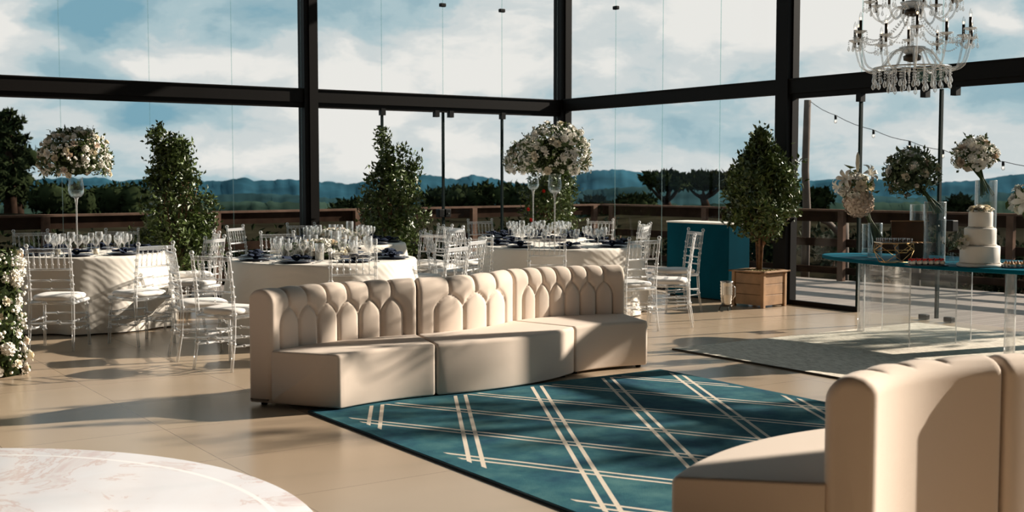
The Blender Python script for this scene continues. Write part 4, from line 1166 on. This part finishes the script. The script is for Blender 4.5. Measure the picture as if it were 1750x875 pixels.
# ------------------------------------------------------------------ potted trees
def foliage_tree(px, d, topz, prof, label, seed, nleaf, stems, potted, pot_label=None, red=False, spikes=()):
    """prof: list of (z, radius) with z from the floor"""
    c = D(px, d); rnd = random.Random(seed)
    root = tag(empty('potted_tree', (c.x, c.y, 0)), label, 'potted tree')
    zs = [p[0] for p in prof]; rs = [p[1] for p in prof]
    clus = []
    for i in range(int(nleaf / 16)):
        z = rnd.uniform(zs[0], zs[-1]) if rnd.random() < .35 else None
        if z is None:
            while True:
                z = rnd.uniform(zs[0], zs[-1])
                if rnd.random() < np.interp(z, zs, rs) / max(rs): break
        rr = np.interp(z, zs, rs); a = rnd.uniform(0, 2 * PI); k = rr * (rnd.random() ** .42)
        k *= 1 + .22 * math.sin(3 * a + z * 5 + seed)
        clus.append(Vector((k * math.cos(a), k * math.sin(a), z)))
    for (sx, z0_, z1_, sr_, ns_) in spikes:
        for i in range(ns_):
            z = rnd.uniform(z0_, z1_); clus.append(cdir(1, 0) * sx + Vector((rnd.gauss(0, sr_), rnd.gauss(0, sr_), z)))
    P_ = []
    for c0 in clus:
        for t in range(16): P_.append(c0 + Vector((rnd.gauss(0, .035), rnd.gauss(0, .035), rnd.gauss(0, .045))))
    lf = MB(); leafcloud(lf, P_, .070, rnd=rnd); lf.build('foliage', M['leaf'], root)
    zb = .46 if potted == 'box' else .38
    b = MB()
    for i in range(stems):
        a = 2 * PI * i / stems + rnd.uniform(-.3, .3); r0 = .02 if stems < 10 else .07 * rnd.random() ** .5; tgt = rnd.choice(clus); 
        r1 = np.interp(.9, zs, rs) * .6
        p0 = Vector((r0 * math.cos(a), r0 * math.sin(a), zb - .08)); p1 = Vector((r1 * .35 * math.cos(a), r1 * .35 * math.sin(a), zb + .32)); p2 = Vector((r1 * math.cos(a) * .9, r1 * math.sin(a) * .9, zb + .8)); p3 = Vector((tgt.x * .6, tgt.y * .6, max(1.5, tgt.z)))
        b.tube([p0, p1, p2, p3], [.012, .010, .007, .003], 6)
    if potted == 'box':
        b.tube([(0, 0, .40), (.01, 0, .62), (.0, .01, .80), (.02, 0, 1.3), (0, 0, 1.9)], [.028, .024, .02, .012, .005], 8)
        for i in range(14):
            a = rnd.uniform(0, 6.28); z = rnd.uniform(.66, .95); e_ = Vector((.36 * math.cos(a), .36 * math.sin(a), z + rnd.uniform(.3, .6)))
            b.tube([(0, 0, z - .05), Vector((.1 * math.cos(a), .1 * math.sin(a), z + .12)), e_], [.011, .008, .003], 6)
    b.build('stem', M['bark'], root)
    if red:
        b = MB()
        for (x_, z_) in ((-.12, 1.36), (-.34, 1.10), (-.30, .95)):
            p_ = cdir(1, 0) * x_ + cdir(0, -1) * .33; inst('red_flower', 'open_rose_red', root, (p_.x, p_.y, z_), (0, -1, .3), .55)
    if potted == 'pot':
        pl = tag(empty('plant_pot', (c.x, c.y, 0)), pot_label, 'plant pot', 'plant pots of the bushes by the glass')
        MB().lathe([(.001, .001), (.15, .001), (.19, .36), (.205, .37), (.205, .40), (.18, .40), (.175, .37), (.001, .36)], 28, cap=False).build('pot', M['box'], pl)
        MB().lathe([(.172, .372), (.1, .376), (.001, .38)], 20, cap=False).build('soil', M['soil'], pl)
    return c
me_ = ME['open_rose'].copy(); me_.materials.clear(); me_.materials.append(M['red']); ME['open_rose_red'] = me_
foliage_tree(300, 14.25, 2.2, [(.45, .28), (.75, .38), (1.05, .40), (1.30, .38), (1.50, .27), (1.70, .22), (1.85, .17), (1.95, .10)], 'tall leafy bush with many stems between the left and middle tables', 41, 5600, 26, 'pot', 'dark pot of the bush between the left and middle tables', spikes=((-.19, 1.65, 2.12, .05, 34), (.05, 1.6, 2.0, .06, 30), (-.12, 1.3, 1.8, .09, 40), (-.42, .5, .9, .06, 22), (.33, .7, 1.1, .06, 20)))
foliage_tree(671, 16.1, 2.2, [(.5, .25), (.8, .38), (1.10, .43), (1.35, .40), (1.55, .30), (1.70, .20), (1.80, .10)], 'leafy green bush with a thin top against the glass, right of the first steel column', 43, 5800, 20, 'pot', 'dark pot of the bush right of the first steel column', spikes=((-.10, 1.6, 2.12, .045, 30), (-.13, 2.0, 2.2, .02, 5), (.28, 1.5, 1.85, .035, 14), (.13, 1.88, 1.96, .02, 4)))
foliage_tree(942, 17.5, 2.2, [(.5, .2), (.8, .34), (1.1, .38), (1.4, .34), (1.7, .28), (1.9, .12)], 'green bush with a few red blooms in the glass corner behind the tables', 45, 5200, 20, 'pot', 'dark pot of the bush in the glass corner', True)
c = foliage_tree(1299, 14.5, 2.25, [(.86, .14), (.96, .30), (1.10, .39), (1.30, .42), (1.55, .38), (1.70, .28), (1.82, .18), (1.95, .10), (2.08, .04)], 'leafy tree with a single trunk growing in the wooden planter box', 47, 7600, 5, 'box', spikes=((.22, 1.4, 1.78, .08, 36), (-.28, 1.4, 1.65, .06, 16), (0, 1.8, 2.12, .04, 14)))
# planter box
ang = R(8)
pb = tag(empty('planter_box', (c.x, c.y, 0), ang), 'square wooden planter box with boards and corner posts holding the single-trunk tree', 'planter')
hw = .235
for s in (0, 1, 2, 3):
    Tm = Matrix.Rotation(s * PI / 2, 4, 'Z')
    for k in range(3):
        b = MB().box(-hw + .04, hw - .04, -hw + .012, -hw + .03, .03 + k * .127, .03 + k * .127 + .122, Tm, .003); b.build('board', M['wood'], pb)
    b = MB().box(-hw, -hw + .045, -hw, -hw + .045, .001, .42, Tm, .003); b.build('corner_post', M['wood'], pb)
    b = MB().box(-hw - .03, hw + .03, -hw - .03, -hw + .03, .42, .44, Tm, .003); b.build('rim_board', M['wood'], pb)
b = MB(); rnd = random.Random(5)
b.box(-hw + .02, hw - .02, -hw + .02, hw - .02, .32, .40)
b.build('soil', M['soil'], pb)
b = MB()
for i in range(420):
    b.sphere((rnd.uniform(-.19, .19), rnd.uniform(-.19, .19), .405 + rnd.random() * .03), rnd.uniform(.010, .022), 5, 4, .7)
b.build('moss', M['moss'], pb)

# blue counter
p0 = cf(2.70, 14.92); 
bc = tag(empty('blue_counter', (p0.x, p0.y, 0)), 'petrol blue painted counter box beside the wooden planter', 'counter')
cw, cl_, chh = .36, 1.15, .985
MB().box(0, cw, 0, cl_, .02, chh - .02, None, .004).build('body', M['blue'], bc)
MB().box(-.01, cw + .01, -.01, cl_ + .01, chh - .02, chh, None, .004).build('counter_top', M['icing'], bc)
MB().box(.03, cw - .03, .03, cl_ - .03, .001, .02).build('plinth', M['black'], bc)
# silver bucket on a stand
c = D(1243, 13.95)
bk = tag(empty('silver_bucket', (c.x, c.y, 0)), 'ribbed silver bucket on a low stand beside the planter box', 'bucket')
prof = [(.001, .075), (.05, .075)]
for i in range(7): prof += [(.055 + .004 * min(i, 3), .08 + i * .034), (.064 + .004 * min(i, 3), .097 + i * .034)]
prof += [(.068, .325), (.078, .345), (.074, .348), (.062, .32), (.052, .09), (.001, .085)]
MB().lathe(prof, 24, cap=False).build('bucket', M['silver'], bk)
b = MB(); b.lathe([(.07, .055), (.075, .065), (.07, .072), (.062, .065)], 20, cap=False)
for i in range(3): a = 2 * PI * i / 3; b.tube([(.066 * math.cos(a), .066 * math.sin(a), .065), (.085 * math.cos(a), .085 * math.sin(a), .006)], .006, 6)
b.build('stand', M['darkmetal'], bk)
b = MB(); rt = cdir(1, 0)
b.tube([rt * .07 + Vector((0, 0, .31)), rt * .10 + Vector((0, 0, .27)), rt * .10 + Vector((0, 0, .18)), rt * .07 + Vector((0, 0, .13))], .006, 6); b.build('handle', M['silver'], bk)
MB().lathe([(.001, .325), (.058, .322)], 16, cap=False).build('cork_lid', M['moss'], bk)

# ------------------------------------------------------------------ dessert table
def WC(u, n, z=0): return Vector((n, -u, z))
tcx = WC(8.2, -1.53); TZ = .785
dt = tag(empty('dessert_table', (tcx.x, tcx.y, 0)), 'oval blue-topped table on clear acrylic legs carrying the cake', 'table')
n = 96; vs = []; fs = []
for (k, z) in ((.985, TZ - .035), (1.0, TZ - .03), (1.0, TZ - .004), (.993, TZ)):
    for i in range(n): a = 2 * PI * i / n; vs.append((.63 * k * math.cos(a), 1.55 * k * math.sin(a), z))
for k in range(3):
    for i in range(n): j = (i + 1) % n; fs.append((k * n + i, k * n + j, (k + 1) * n + j, (k + 1) * n + i))
fs.append(tuple(3 * n + i for i in range(n))); fs.append(tuple(n - 1 - i for i in range(n)))
MB().add(vs, fs).build('table_top', M['bluetop'], dt)
def sheet(p, q, nm):
    p = p - tcx; q = q - tcx; d = (q - p); Ln = d.length; an = math.atan2(d.y, d.x)
    b = MB(); Tm = Matrix.Translation(p) @ Matrix.Rotation(an, 4, 'Z')
    b.cur = 0; b.box(0, Ln, -.006, .006, .018, TZ - .036, Tm)
    b.cur = 1
    b.box(-.002, .004, -.007, .007, .018, TZ - .036, Tm); b.box(Ln - .004, Ln + .002, -.007, .007, .018, TZ - .036, Tm)
    b.build(nm, [M['sheet'], M['acrylic']], dt)
sheet(WC(7.02, -1.43), WC(8.02, -2.02), 'acrylic_panel'); sheet(WC(8.02, -2.02), WC(8.10, -1.45), 'acrylic_panel')
sheet(WC(7.10, -1.25), WC(8.05, -1.15), 'acrylic_panel')
for (u, nn, rr) in ((8.92, -1.86, .045), (8.92, -1.2, .045), (7.0, -1.45, .035)):
    p = WC(u, nn) - tcx; MB().lathe([(rr, .018), (rr, TZ - .036)], 24, T(p.x, p.y)).build('leg', M['acrylic'], dt)
TT = TZ + .001
def cyl_vase(px, d, rad, h, label, water=.0, name='glass_vase'):
    c = D(px, d); r = tag(empty(name, (c.x, c.y, TT)), label, 'vase')
    MB().lathe([(.001, .001), (rad - .002, .001), (rad, .006), (rad, h), (rad - .004, h), (rad - .005, .014), (.001, .014)], 28, cap=False).build('glass_wall', M['vase'], r)
    MB().lathe([(rad, h - .003), (rad + .001, h + .002), (rad - .005, h + .002)], 28, cap=False).build('rim', M['acrylic'], r)
    if water: MB().lathe([(.001, .015), (rad - .006, .015), (rad - .006, water), (.001, water)], 24, cap=False).build('water', M['water'], r)
    return c
def bouquet(px, py, d, label, heads, rad, seed, axis, stem_to, leafn=600, leafm='leaf', special=None, leafsz=.06, sq=1.0):
    c = D(px, d, zat(py, d)); root = tag(empty('bouquet', c), label, 'flowers', None); rnd = random.Random(seed)
    ax = axis.normalized()
    for i, kd in enumerate(heads):
        n_ = len(heads); z = 1 - 1.55 * (i + .5) / n_; a = i * 2.39996; rr = math.sqrt(max(0, 1 - z * z)); nm = Vector((rr * math.cos(a), rr * math.sin(a), z))
        nm = ax.to_track_quat('Z', 'Y') @ nm; k = rad * rnd.uniform(.75, 1.0)
        inst(kd, kd, root, nm * k, nm + Vector((rnd.gauss(0, .15), rnd.gauss(0, .15), rnd.gauss(0, .15))), rnd.uniform(1.0, 1.4), rnd.uniform(0, 6))
    P_ = []
    for i in range(leafn):
        v = Vector((rnd.gauss(0, 1), rnd.gauss(0, 1), rnd.gauss(0, 1))).normalized()
        if v.dot(ax) < -.65: continue
        P_.append(v * rad * rnd.uniform(.45, 1.08))
    lf = MB(); leafcloud(lf, P_, leafsz, rnd=rnd); lf.build('foliage', M[leafm], root)
    st = MB(); e_ = stem_to - c
    for i in range(26):
        a = rnd.uniform(0, 6.28); o_ = Vector((.022 * math.cos(a), .022 * math.sin(a), .01 * math.sin(a * 2))) * rnd.uniform(.5, 1.3)
        mid = e_ * .58 + o_ * .6; st.tube([-ax * rad * .3 + o_ * 2, mid, e_ + o_ * 2.4 + Vector((0, 0, rnd.uniform(-.03, .03)))], .0050, 5)
    st.build('stem', M['stem'], root)
    if special: special(root, rad, rnd)
    return root
# positions on the table top (u along the glass wall, n from it), heights taken from the things themselves
d1 = 11.75
cyl_vase(1483, 12.0, .055, .30, 'small glass vase of water on the dessert table, behind its twin', .06)
cyl_vase(1496, 11.5, .068, .33, 'small glass vase of water on the dessert table, in front of its twin', .085)
def lilybits(root, rad, rnd):
    inst('hydrangea', 'hydrangea', root, cdir(.4, -.7) * .02 + Vector((0, 0, -.13)), (0, 0, -1), 1.25)
    inst('lily', 'lily_bloom', root, cdir(.8, -.5) * .10 + Vector((0, 0, .13)), cdir(.6, -.8) + Vector((0, 0, .5)), 1.0)
    inst('lily', 'lily_bloom', root, cdir(-.9, -.5) * .14 + Vector((0, 0, .09)), cdir(-.6, -.7) + Vector((0, 0, .2)), .95)
    inst('lily', 'lily_bloom', root, cdir(-1, 0) * .17 + Vector((0, 0, .02)), cdir(-1, -.2) + Vector((0, 0, -.3)), .8)
    b = MB(); b.tube([(0, 0, .16), (0, 0, .24), (0, 0, .31), (0, 0, .345)], [.010, .020, .016, .004], 8); b.build('lily_bud', M['petal'], root)
    b = MB(); leafcloud(b, [Vector((0, 0, .16)), Vector((-.02, 0, .2)), cdir(1, 0) * .14, cdir(-1, 0) * .1 + Vector((0, 0, -.05)), cdir(-1, 0) * .16 + Vector((0, 0, .05))], .14, rnd=rnd); b.build('broad_leaf', M['leaf'], root)
bouquet(1464, 322, 11.5, 'lily and hydrangea bouquet leaning from the small glass vases on the dessert table', ['open_rose', 'rose', 'blush_rose', 'open_rose', 'rose_bud', 'rose', 'open_rose', 'carnation', 'small_bloom', 'rose_bud', 'open_rose', 'rose', 'blush_rose', 'open_rose'], .15, 51, Vector((-.25, 0, .6)), D(1502, 11.5, zat(412, 11.5)), 120, special=lilybits, leafsz=.07)
cyl_vase(1568, 11.9, .072, .50, 'tall glass cylinder vase behind the open wooden box')
cyl_vase(1598, 10.95, .096, .545, 'tall wide glass cylinder vase beside the open wooden box', 0)
bouquet(1556, 298, 11.3, 'leafy green and white bouquet lying across the tall glass cylinders', ['open_rose', 'rose', 'rose_bud', 'small_bloom', 'rose', 'carnation', 'rose_bud', 'open_rose', 'blush_rose', 'small_bloom', 'rose', 'rose_bud'] * 2, .235, 53, Vector((-.45, 0, .9)), D(1606, 10.95, zat(362, 10.95)), 3000, 'leaf_pale', leafsz=.050)
cyl_vase(1684, 11.3, .098, .74, 'tallest glass cylinder vase behind the cake')
bouquet(1663, 268, 11.3, 'round white bouquet on the tallest glass cylinder, above the cake', ['small_bloom', 'carnation', 'open_rose', 'small_bloom', 'stock_bloom', 'small_bloom', 'blush_rose'] * 6, .19, 55, Vector((0, 0, 1)), D(1686, 11.3, zat(330, 11.3)), 420, leafsz=.06)
bouquet(1752, 345, 10.9, 'white bouquet cut by the right frame edge beside the cake', ['lily_bloom', 'open_rose', 'lily_bloom', 'rose', 'open_rose', 'lily_bloom', 'open_rose', 'rose', 'rose', 'open_rose'], .15, 57, Vector((-.3, -.2, .6)), D(1775, 10.9, TT + .1), 90, leafsz=.08)
cyl_vase(1778, 10.9, .075, .34, 'glass vase holding the bouquet at the right frame edge', .08)
# cake
c = D(1676, 10.35); ck = tag(empty('wedding_cake', (c.x, c.y, TT)), 'white three-tier cake with flowers on top and at its side', 'cake')
MB().lathe([(.001, .001), (.185, .001), (.19, .006), (.19, .022), (.183, .028), (.001, .028)], 48, cap=False).build('cake_board', M['icing'], ck)
zz = .028
for i, (rr, h) in enumerate(((.165, .155), (.132, .152), (.10, .142))):
    b = MB(); b.lathe([(rr, zz), (rr, zz + h - .012), (rr - .004, zz + h - .003), (rr - .014, zz + h), (.001, zz + h)], 48, cap=False)
    b.build('cake_tier', M['icing'], ck)
    b = MB()
    for k in range(int(2 * PI * rr / .012)):
        a = k * .012 / rr; b.sphere(((rr + .002) * math.cos(a), (rr + .002) * math.sin(a), zz + .006), .0052, 6, 4)
    b.build('pearl_border', M['icing'], ck); zz += h
rnd = random.Random(61)
for i in range(11):
    a = i * 2.4; rr = .016 * i ** .75; kd = ['open_rose', 'rose', 'rose_bud', 'rose'][i % 4]; inst('sugar_flower', kd, ck, (rr * math.cos(a), rr * math.sin(a), zz + .022 + rnd.random() * .015 - rr * .15), (math.cos(a) * rr * 8, math.sin(a) * rr * 8, 1), 1.05)
for i, (lx, lz, s_) in enumerate(((-.145, .235, .8), (-.165, .20, .9), (-.13, .20, .7), (-.20, .215, .5), (-.235, .205, .45))):
    p = cdir(1, 0) * lx + cdir(0, 1) * -.05; inst('sugar_flower', ['rose', 'open_rose', 'rose_bud', 'rose', 'rose_bud'][i], ck, (p.x, p.y, lz), cdir(-.7, -.7) + Vector((0, 0, .3)), s_ * 1.25)
lf = MB(); q = cdir(-1, -.3); leafcloud(lf, [q * rnd.uniform(.15, .27) + Vector((0, 0, .205 + rnd.gauss(0, .02))) for i in range(50)] + [Vector((rnd.gauss(0, .04), rnd.gauss(0, .04), zz + .01)) for i in range(30)], .035, rnd=rnd); lf.build('greenery', M['leaf_pale'], ck)
# open wooden box with sweets
c = D(1560, 11.25); wb = tag(empty('wooden_box', (c.x, c.y, TT), rz(-.12, -1) + PI), 'open dark wooden box with raised lid behind the geometric stand', 'box')
w_, dp, hh = .155, .13, .16
vs = []
for (k, z) in ((.78, 0), (1, hh)):
    vs += [(-w_ * k, -dp * k, z), (w_ * k, -dp * k, z), (w_ * k, dp * k, z), (-w_ * k, dp * k, z)]
for (k, z) in ((.70, .012), (.94, hh)):
    vs += [(-w_ * k, -dp * k, z), (w_ * k, -dp * k, z), (w_ * k, dp * k, z), (-w_ * k, dp * k, z)]
fs = [(3, 2, 1, 0)] + [(i, (i + 1) % 4, (i + 1) % 4 + 4, i + 4) for i in range(4)] + [(8 + i, 12 + i, 12 + (i + 1) % 4, 8 + (i + 1) % 4) for i in range(4)] + [(8, 9, 10, 11)] + [(4 + i, 4 + (i + 1) % 4, 12 + (i + 1) % 4, 12 + i) for i in range(4)]
MB().add(vs, fs).build('box_body', M['box'], wb)
lidT = Matrix.Translation((0, dp, hh)) @ Matrix.Rotation(R(-8), 4, 'X')
MB().box(-w_ * 1.08, w_ * 1.08, -.012, .0, .0, .19, lidT).build('lid', M['box'], wb)
MB().box(-w_ * 1.12, w_ * 1.12, -.035, .004, .19, .198, lidT).build('lid_edge', M['box_light'], wb)
b = MB(); rnd = random.Random(8)
for i in range(8):
    for j in range(5): b.sphere((-.15 + i * .042, -.09 + j * .042, hh - .01), .02, 8, 6, .9)
tag(b.build('sweets', M['caramel'], wb), kind='stuff')
# geometric gold stand with glasses of dessert
c = D(1529, 10.85); gs = tag(empty('geometric_stand', (c.x, c.y, TT), rz(-.1, 1)), 'gold wire geometric stand with a tray of small dessert cups', 'stand')
base = [(-.11, -.07, .004), (.11, -.07, .004), (.11, .07, .004), (-.11, .07, .004)]; topq = [(-.14, -.09, .175), (.14, -.09, .175), (.14, .09, .175), (-.14, .09, .175)]
midl = [(-.19, 0, .11), (.19, 0, .11)]
b = MB()
for i in range(4):
    b.tube([base[i], base[(i + 1) % 4]], .0035, 5); b.tube([topq[i], topq[(i + 1) % 4]], .0035, 5)
for s, idx in ((0, (0, 3)), (1, (1, 2))):
    for i in idx: b.tube([base[i], midl[s]], .0035, 5); b.tube([midl[s], topq[i]], .0035, 5)
b.tube([midl[0], midl[1]], .003, 5)
for (p, q) in ((0, 1), (2, 3)): b.tube([base[p], topq[q]], .0025, 5)
hx = [(.04 + .075 * math.cos(a) * 1.0, -.095, .135 + .05 * math.sin(a)) for a in [PI / 3 * k for k in range(6)]]
for i in range(6): b.tube([hx[i], hx[(i + 1) % 6]], .0045, 5)
b.build('wire_frame', M['gold'], gs)
MB().box(-.15, .15, -.10, .10, .178, .184).build('mirror_tray', M['silver'], gs)
cup = MB().lathe([(.001, .002), (.013, .001), (.017, .034), (.0155, .034), (.012, .006), (.001, .006)], 12, cap=False); c0 = cup.build('dessert_cup', M['glass'])
ORD = ['leftmost', 'second from the left', 'third from the left', 'fourth from the left', 'fifth from the left', 'sixth from the left', 'seventh from the left']
ROWN = {2: ['front', 'back'], 3: ['front', 'middle', 'back'], 4: ['front', 'second', 'third', 'back']}
c0['label'] = 'small clear dessert cup on the gold wire stand'; c0['category'] = 'dessert cup'; c0['group'] = 'dessert cups on the gold stand'
fl_ = MB().lathe([(.012, .005), (.0145, .026), (.008, .034), (.001, .036)], 10).build('mousse', M['choc'], c0)
PR = Proto(c0); M4 = Matrix.Translation(gs.location) @ Matrix.Rotation(gs.rotation_euler.z, 4, 'Z')
for i in range(7):
    for j in range(4):
        PR.put(M4 @ Vector((-.125 + i * .0416, -.068 + j * .045, .1845)), 0, 'small dessert cup on the gold stand, %s row, %s' % (ROWN[4][j], ORD[i]))
# trays of sweets
def tray(px, d, nx, ny, label, lab2, top, grp, col2, slot):
    c = D(px, d); ang_ = rz(-.05, 1); t = tag(empty('serving_tray', (c.x, c.y, TT), ang_), label, 'tray')
    wx, wy = nx * .026 + .012, ny * .028 + .015
    MB().box(-wx, wx, -wy, wy, .001, .008, None, .002).build('tray_plate', M['navy'], t)
    b = MB(); pr = []
    for k in range(10):
        a = 2 * PI * k / 10; rr = .022 if k % 2 else .019; pr.append((rr * math.cos(a), rr * math.sin(a)))
    vs = [(x * .6, y * .6, .0) for x, y in pr] + [(x, y, .018) for x, y in pr]; b.add(vs, [(i, (i + 1) % 10, (i + 1) % 10 + 10, i + 10) for i in range(10)] + [tuple(range(9, -1, -1))])
    s0 = tag(empty('sweet'), lab2, 'sweet', grp); b.build('paper_cup', M['petal_w'], s0); MB().sphere((0, 0, .016), .018, 10, 6, .8).build('cream', M[col2], s0)
    if top == 'red': 
        b = MB(); b.sphere((.004, 0, .034), .010, 8, 6); b.sphere((-.008, .004, .032), .008, 7, 5); b.build('berry', M['red'], s0)
    else: MB().sphere((0, 0, .030), .008, 7, 5).build('topping', M['choc'], s0)
    P2 = Proto(s0); m4 = Matrix.Translation(t.location) @ Matrix.Rotation(ang_, 4, 'Z')
    for i in range(nx):
        for j in range(ny): P2.put(m4 @ Vector((-(nx - 1) * .026 + i * .052, -(ny - 1) * .028 + j * .056, .0085)), 0, '%s, %s row, %s' % (lab2, ROWN[ny][j], ORD[i]), scale=1.3)
tray(1585, 10.45, 6, 2, 'flat tray of berry-topped sweets at the front of the dessert table', 'berry-topped cream sweet on the flat tray', 'red', 'berry sweets on the tray', 'petal_w', 0)
tray(1752, 10.2, 6, 3, 'tray of brown sweets at the right frame edge of the dessert table', 'brown pastry right of the cake', 'choc', 'brown pastries on the tray', 'caramel', 0)
c = D(1628, 10.7); r = tag(empty('bud_vase', (c.x, c.y, TT)), 'small glass bud vase with tiny blooms left of the cake', 'vase')
MB().lathe([(.001, .001), (.022, .001), (.024, .03), (.012, .07), (.014, .10), (.012, .10), (.010, .07), (.001, .01)], 16, cap=False).build('glass_wall', M['vase'], r)
lf = MB(); rnd = random.Random(2); leafcloud(lf, [(rnd.gauss(0, .02), rnd.gauss(0, .02), .12 + rnd.random() * .05) for i in range(40)], .035, rnd=rnd); lf.build('greenery', M['leaf_pale'], r)
for i in range(5): inst('blossom', 'rose_bud', r, (rnd.gauss(0, .015), rnd.gauss(0, .015), .15 + rnd.random() * .02), (rnd.gauss(0, .5), rnd.gauss(0, .5), 1), .45)

# ------------------------------------------------------------------ chandelier
cd = 10.3; c = D(1553, cd); cz = lambda y: zat(y, cd)
chd = tag(empty('chandelier', (c.x, c.y, 0)), 'crystal chandelier with candle arms hanging over the dessert table', 'chandelier')
cr_ = M['crystal']
def drop(b, p, s=1.0):
    p = Vector(p); b.lathe([(.001, 0), (.004 * s, -.006 * s), (.012 * s, -.03 * s), (.010 * s, -.042 * s), (.001, -.052 * s)], 6, Matrix.Translation(p), False, False)
def beads(b, p, q, n, r=.0085, sag=0):
    p = Vector(p); q = Vector(q)
    for i in range(n):
        t = (i + .5) / n; w = p.lerp(q, t); w.z -= sag * 4 * t * (1 - t); b.sphere(w, r, 6, 4, 1, False)
def arm(a, R_, zc, zd, zh, idx):
    ca, sa = math.cos(a), math.sin(a)
    pts = []
    ctrl = [(.03, zh), (.10, zh + .06), (.17, zh + .03), (R_ * .52, zd + .03), (R_ * .72, zd - .01), (R_ * .9, zd + .03), (R_, zc - .04), (R_, zc)]
    for i in range(len(ctrl) - 1):
        for t in range(3): 
            k = t / 3; pts.append((ctrl[i][0] * (1 - k) + ctrl[i + 1][0] * k, ctrl[i][1] * (1 - k) + ctrl[i + 1][1] * k))
    pts.append(ctrl[-1])
    sm = [pts[0]] + [((pts[i - 1][0] + 2 * pts[i][0] + pts[i + 1][0]) / 4, (pts[i - 1][1] + 2 * pts[i][1] + pts[i + 1][1]) / 4) for i in range(1, len(pts) - 1)] + [pts[-1]]
    b = MB(); b.tube([(r * ca, r * sa, z) for r, z in sm], .0085, 8); ar = b.build('arm', cr_, chd)
    b = MB(); b.lathe([(.012, zc - .005), (.035, zc + .004), (.055, zc + .016), (.054, zc + .019), (.03, zc + .008), (.012, zc + .002)], 12, T(R_ * ca, R_ * sa), cap=False)
    b.build('drip_dish', cr_, ar)
    b = MB(); b.lathe([(.011, zc - .045), (.011, zc + .0), (.013, zc + .002), (.013, zc + .105)], 10, T(R_ * ca, R_ * sa)); b.build('candle_tube', M['darkmetal'], ar)
    b = MB(); b.lathe([(.006, zc + .105), (.014, zc + .125), (.015, zc + .14), (.008, zc + .165), (.001, zc + .178)], 10, T(R_ * ca, R_ * sa), cap=False); bl = b.build('bulb', M['glass'], ar)
    MB().sphere((R_ * ca, R_ * sa, zc + .122), .006, 6, 5, 1.6).build('filament', M['filament'], ar)
    b = MB()
    for k in range(5):
        an = 2 * PI * k / 5 + a; x, y = R_ * ca + .052 * math.cos(an), R_ * sa + .052 * math.sin(an); beads(b, (x, y, zc + .012), (x, y, zc - .022), 2, .006); drop(b, (x, y, zc - .025), 1.0)
    tag(b.build('crystal_drops', cr_, ar), kind='stuff')
zl = cz(70); zu = cz(5)
for i in range(12): arm(2 * PI * i / 12 + .2, .50 if i % 2 else .47, zl + (.05 if i % 2 else 0), cz(120), cz(95), i)
for i in range(8): arm(2 * PI * i / 8 + .1, .36, zu, cz(36), cz(22), i)
b = MB(); b.lathe([(.008, cz(102)), (.012, cz(60)), (.02, cz(52)), (.012, cz(45)), (.012, cz(24)), (.03, cz(10)), (.012, cz(-5)), (.02, cz(-60)), (.01, cz(-110)), (.006, 7.6)], 14); b.build('centre_rod', cr_, chd)
for z in (cz(102), cz(24)): MB().lathe([(.02, z - .02), (.07, z - .005), (.075, z + .03), (.04, z + .05), (.02, z + .05)], 20, cap=False).build('hub_cap', M['darkmetal'], chd)
for z in (cz(95), cz(18)): MB().lathe([(.02, z + .0), (.09, z + .04), (.11, z + .07), (.108, z + .072), (.03, z + .02)], 20, cap=False).build('crystal_dish', cr_, chd)
RR = .315; zr = cz(116)
b = MB(); b.tube([(RR * math.cos(2 * PI * i / 48), RR * math.sin(2 * PI * i / 48), zr) for i in range(49)], .006, 6, cap=False)
for k in range(6): a = PI / 3 * k; b.tube([(.02 * math.cos(a), .02 * math.sin(a), zr), (RR * math.cos(a), RR * math.sin(a), zr)], .004, 5)
b.build('lower_ring', M['silver'], chd)
rnd = random.Random(9)
for i in range(26):
    a = 2 * PI * i / 26; x, y = RR * math.cos(a), RR * math.sin(a); ln = .06 + .035 * (i % 2) + .02 * rnd.random(); b = MB(); beads(b, (x, y, zr - .008), (x, y, zr - ln), int(ln / .021), .0095); drop(b, (x, y, zr - ln - .004), 1.35); tag(b.build('bead_strand', cr_, chd), kind='stuff')
for i in range(13):
    a = 2 * PI * i / 13; x, y = .19 * math.cos(a), .19 * math.sin(a); ln = .10 + .04 * (i % 2); b = MB(); beads(b, (x, y, zr - .008), (x, y, zr - ln), int(ln / .021), .0095); drop(b, (x, y, zr - ln - .004), 1.4); tag(b.build('bead_strand', cr_, chd), kind='stuff')
for i in range(12):
    a = 2 * PI * i / 12 + .2; a2 = 2 * PI * (i + .5) / 12; b = MB(); beads(b, (.06 * math.cos(a), .06 * math.sin(a), cz(24)), (.47 * math.cos(a), .47 * math.sin(a), zl + .02), 24, .0075, .10); tag(b.build('bead_swag', cr_, chd), kind='stuff')
for i in range(12):
    a = 2 * PI * i / 12 + .2; a2 = 2 * PI * (i + 1) / 12 + .2; b = MB(); beads(b, (.48 * math.cos(a), .48 * math.sin(a), zl), (.48 * math.cos(a2), .48 * math.sin(a2), zl), 12, .0075, .06); tag(b.build('bead_swag', cr_, chd), kind='stuff')
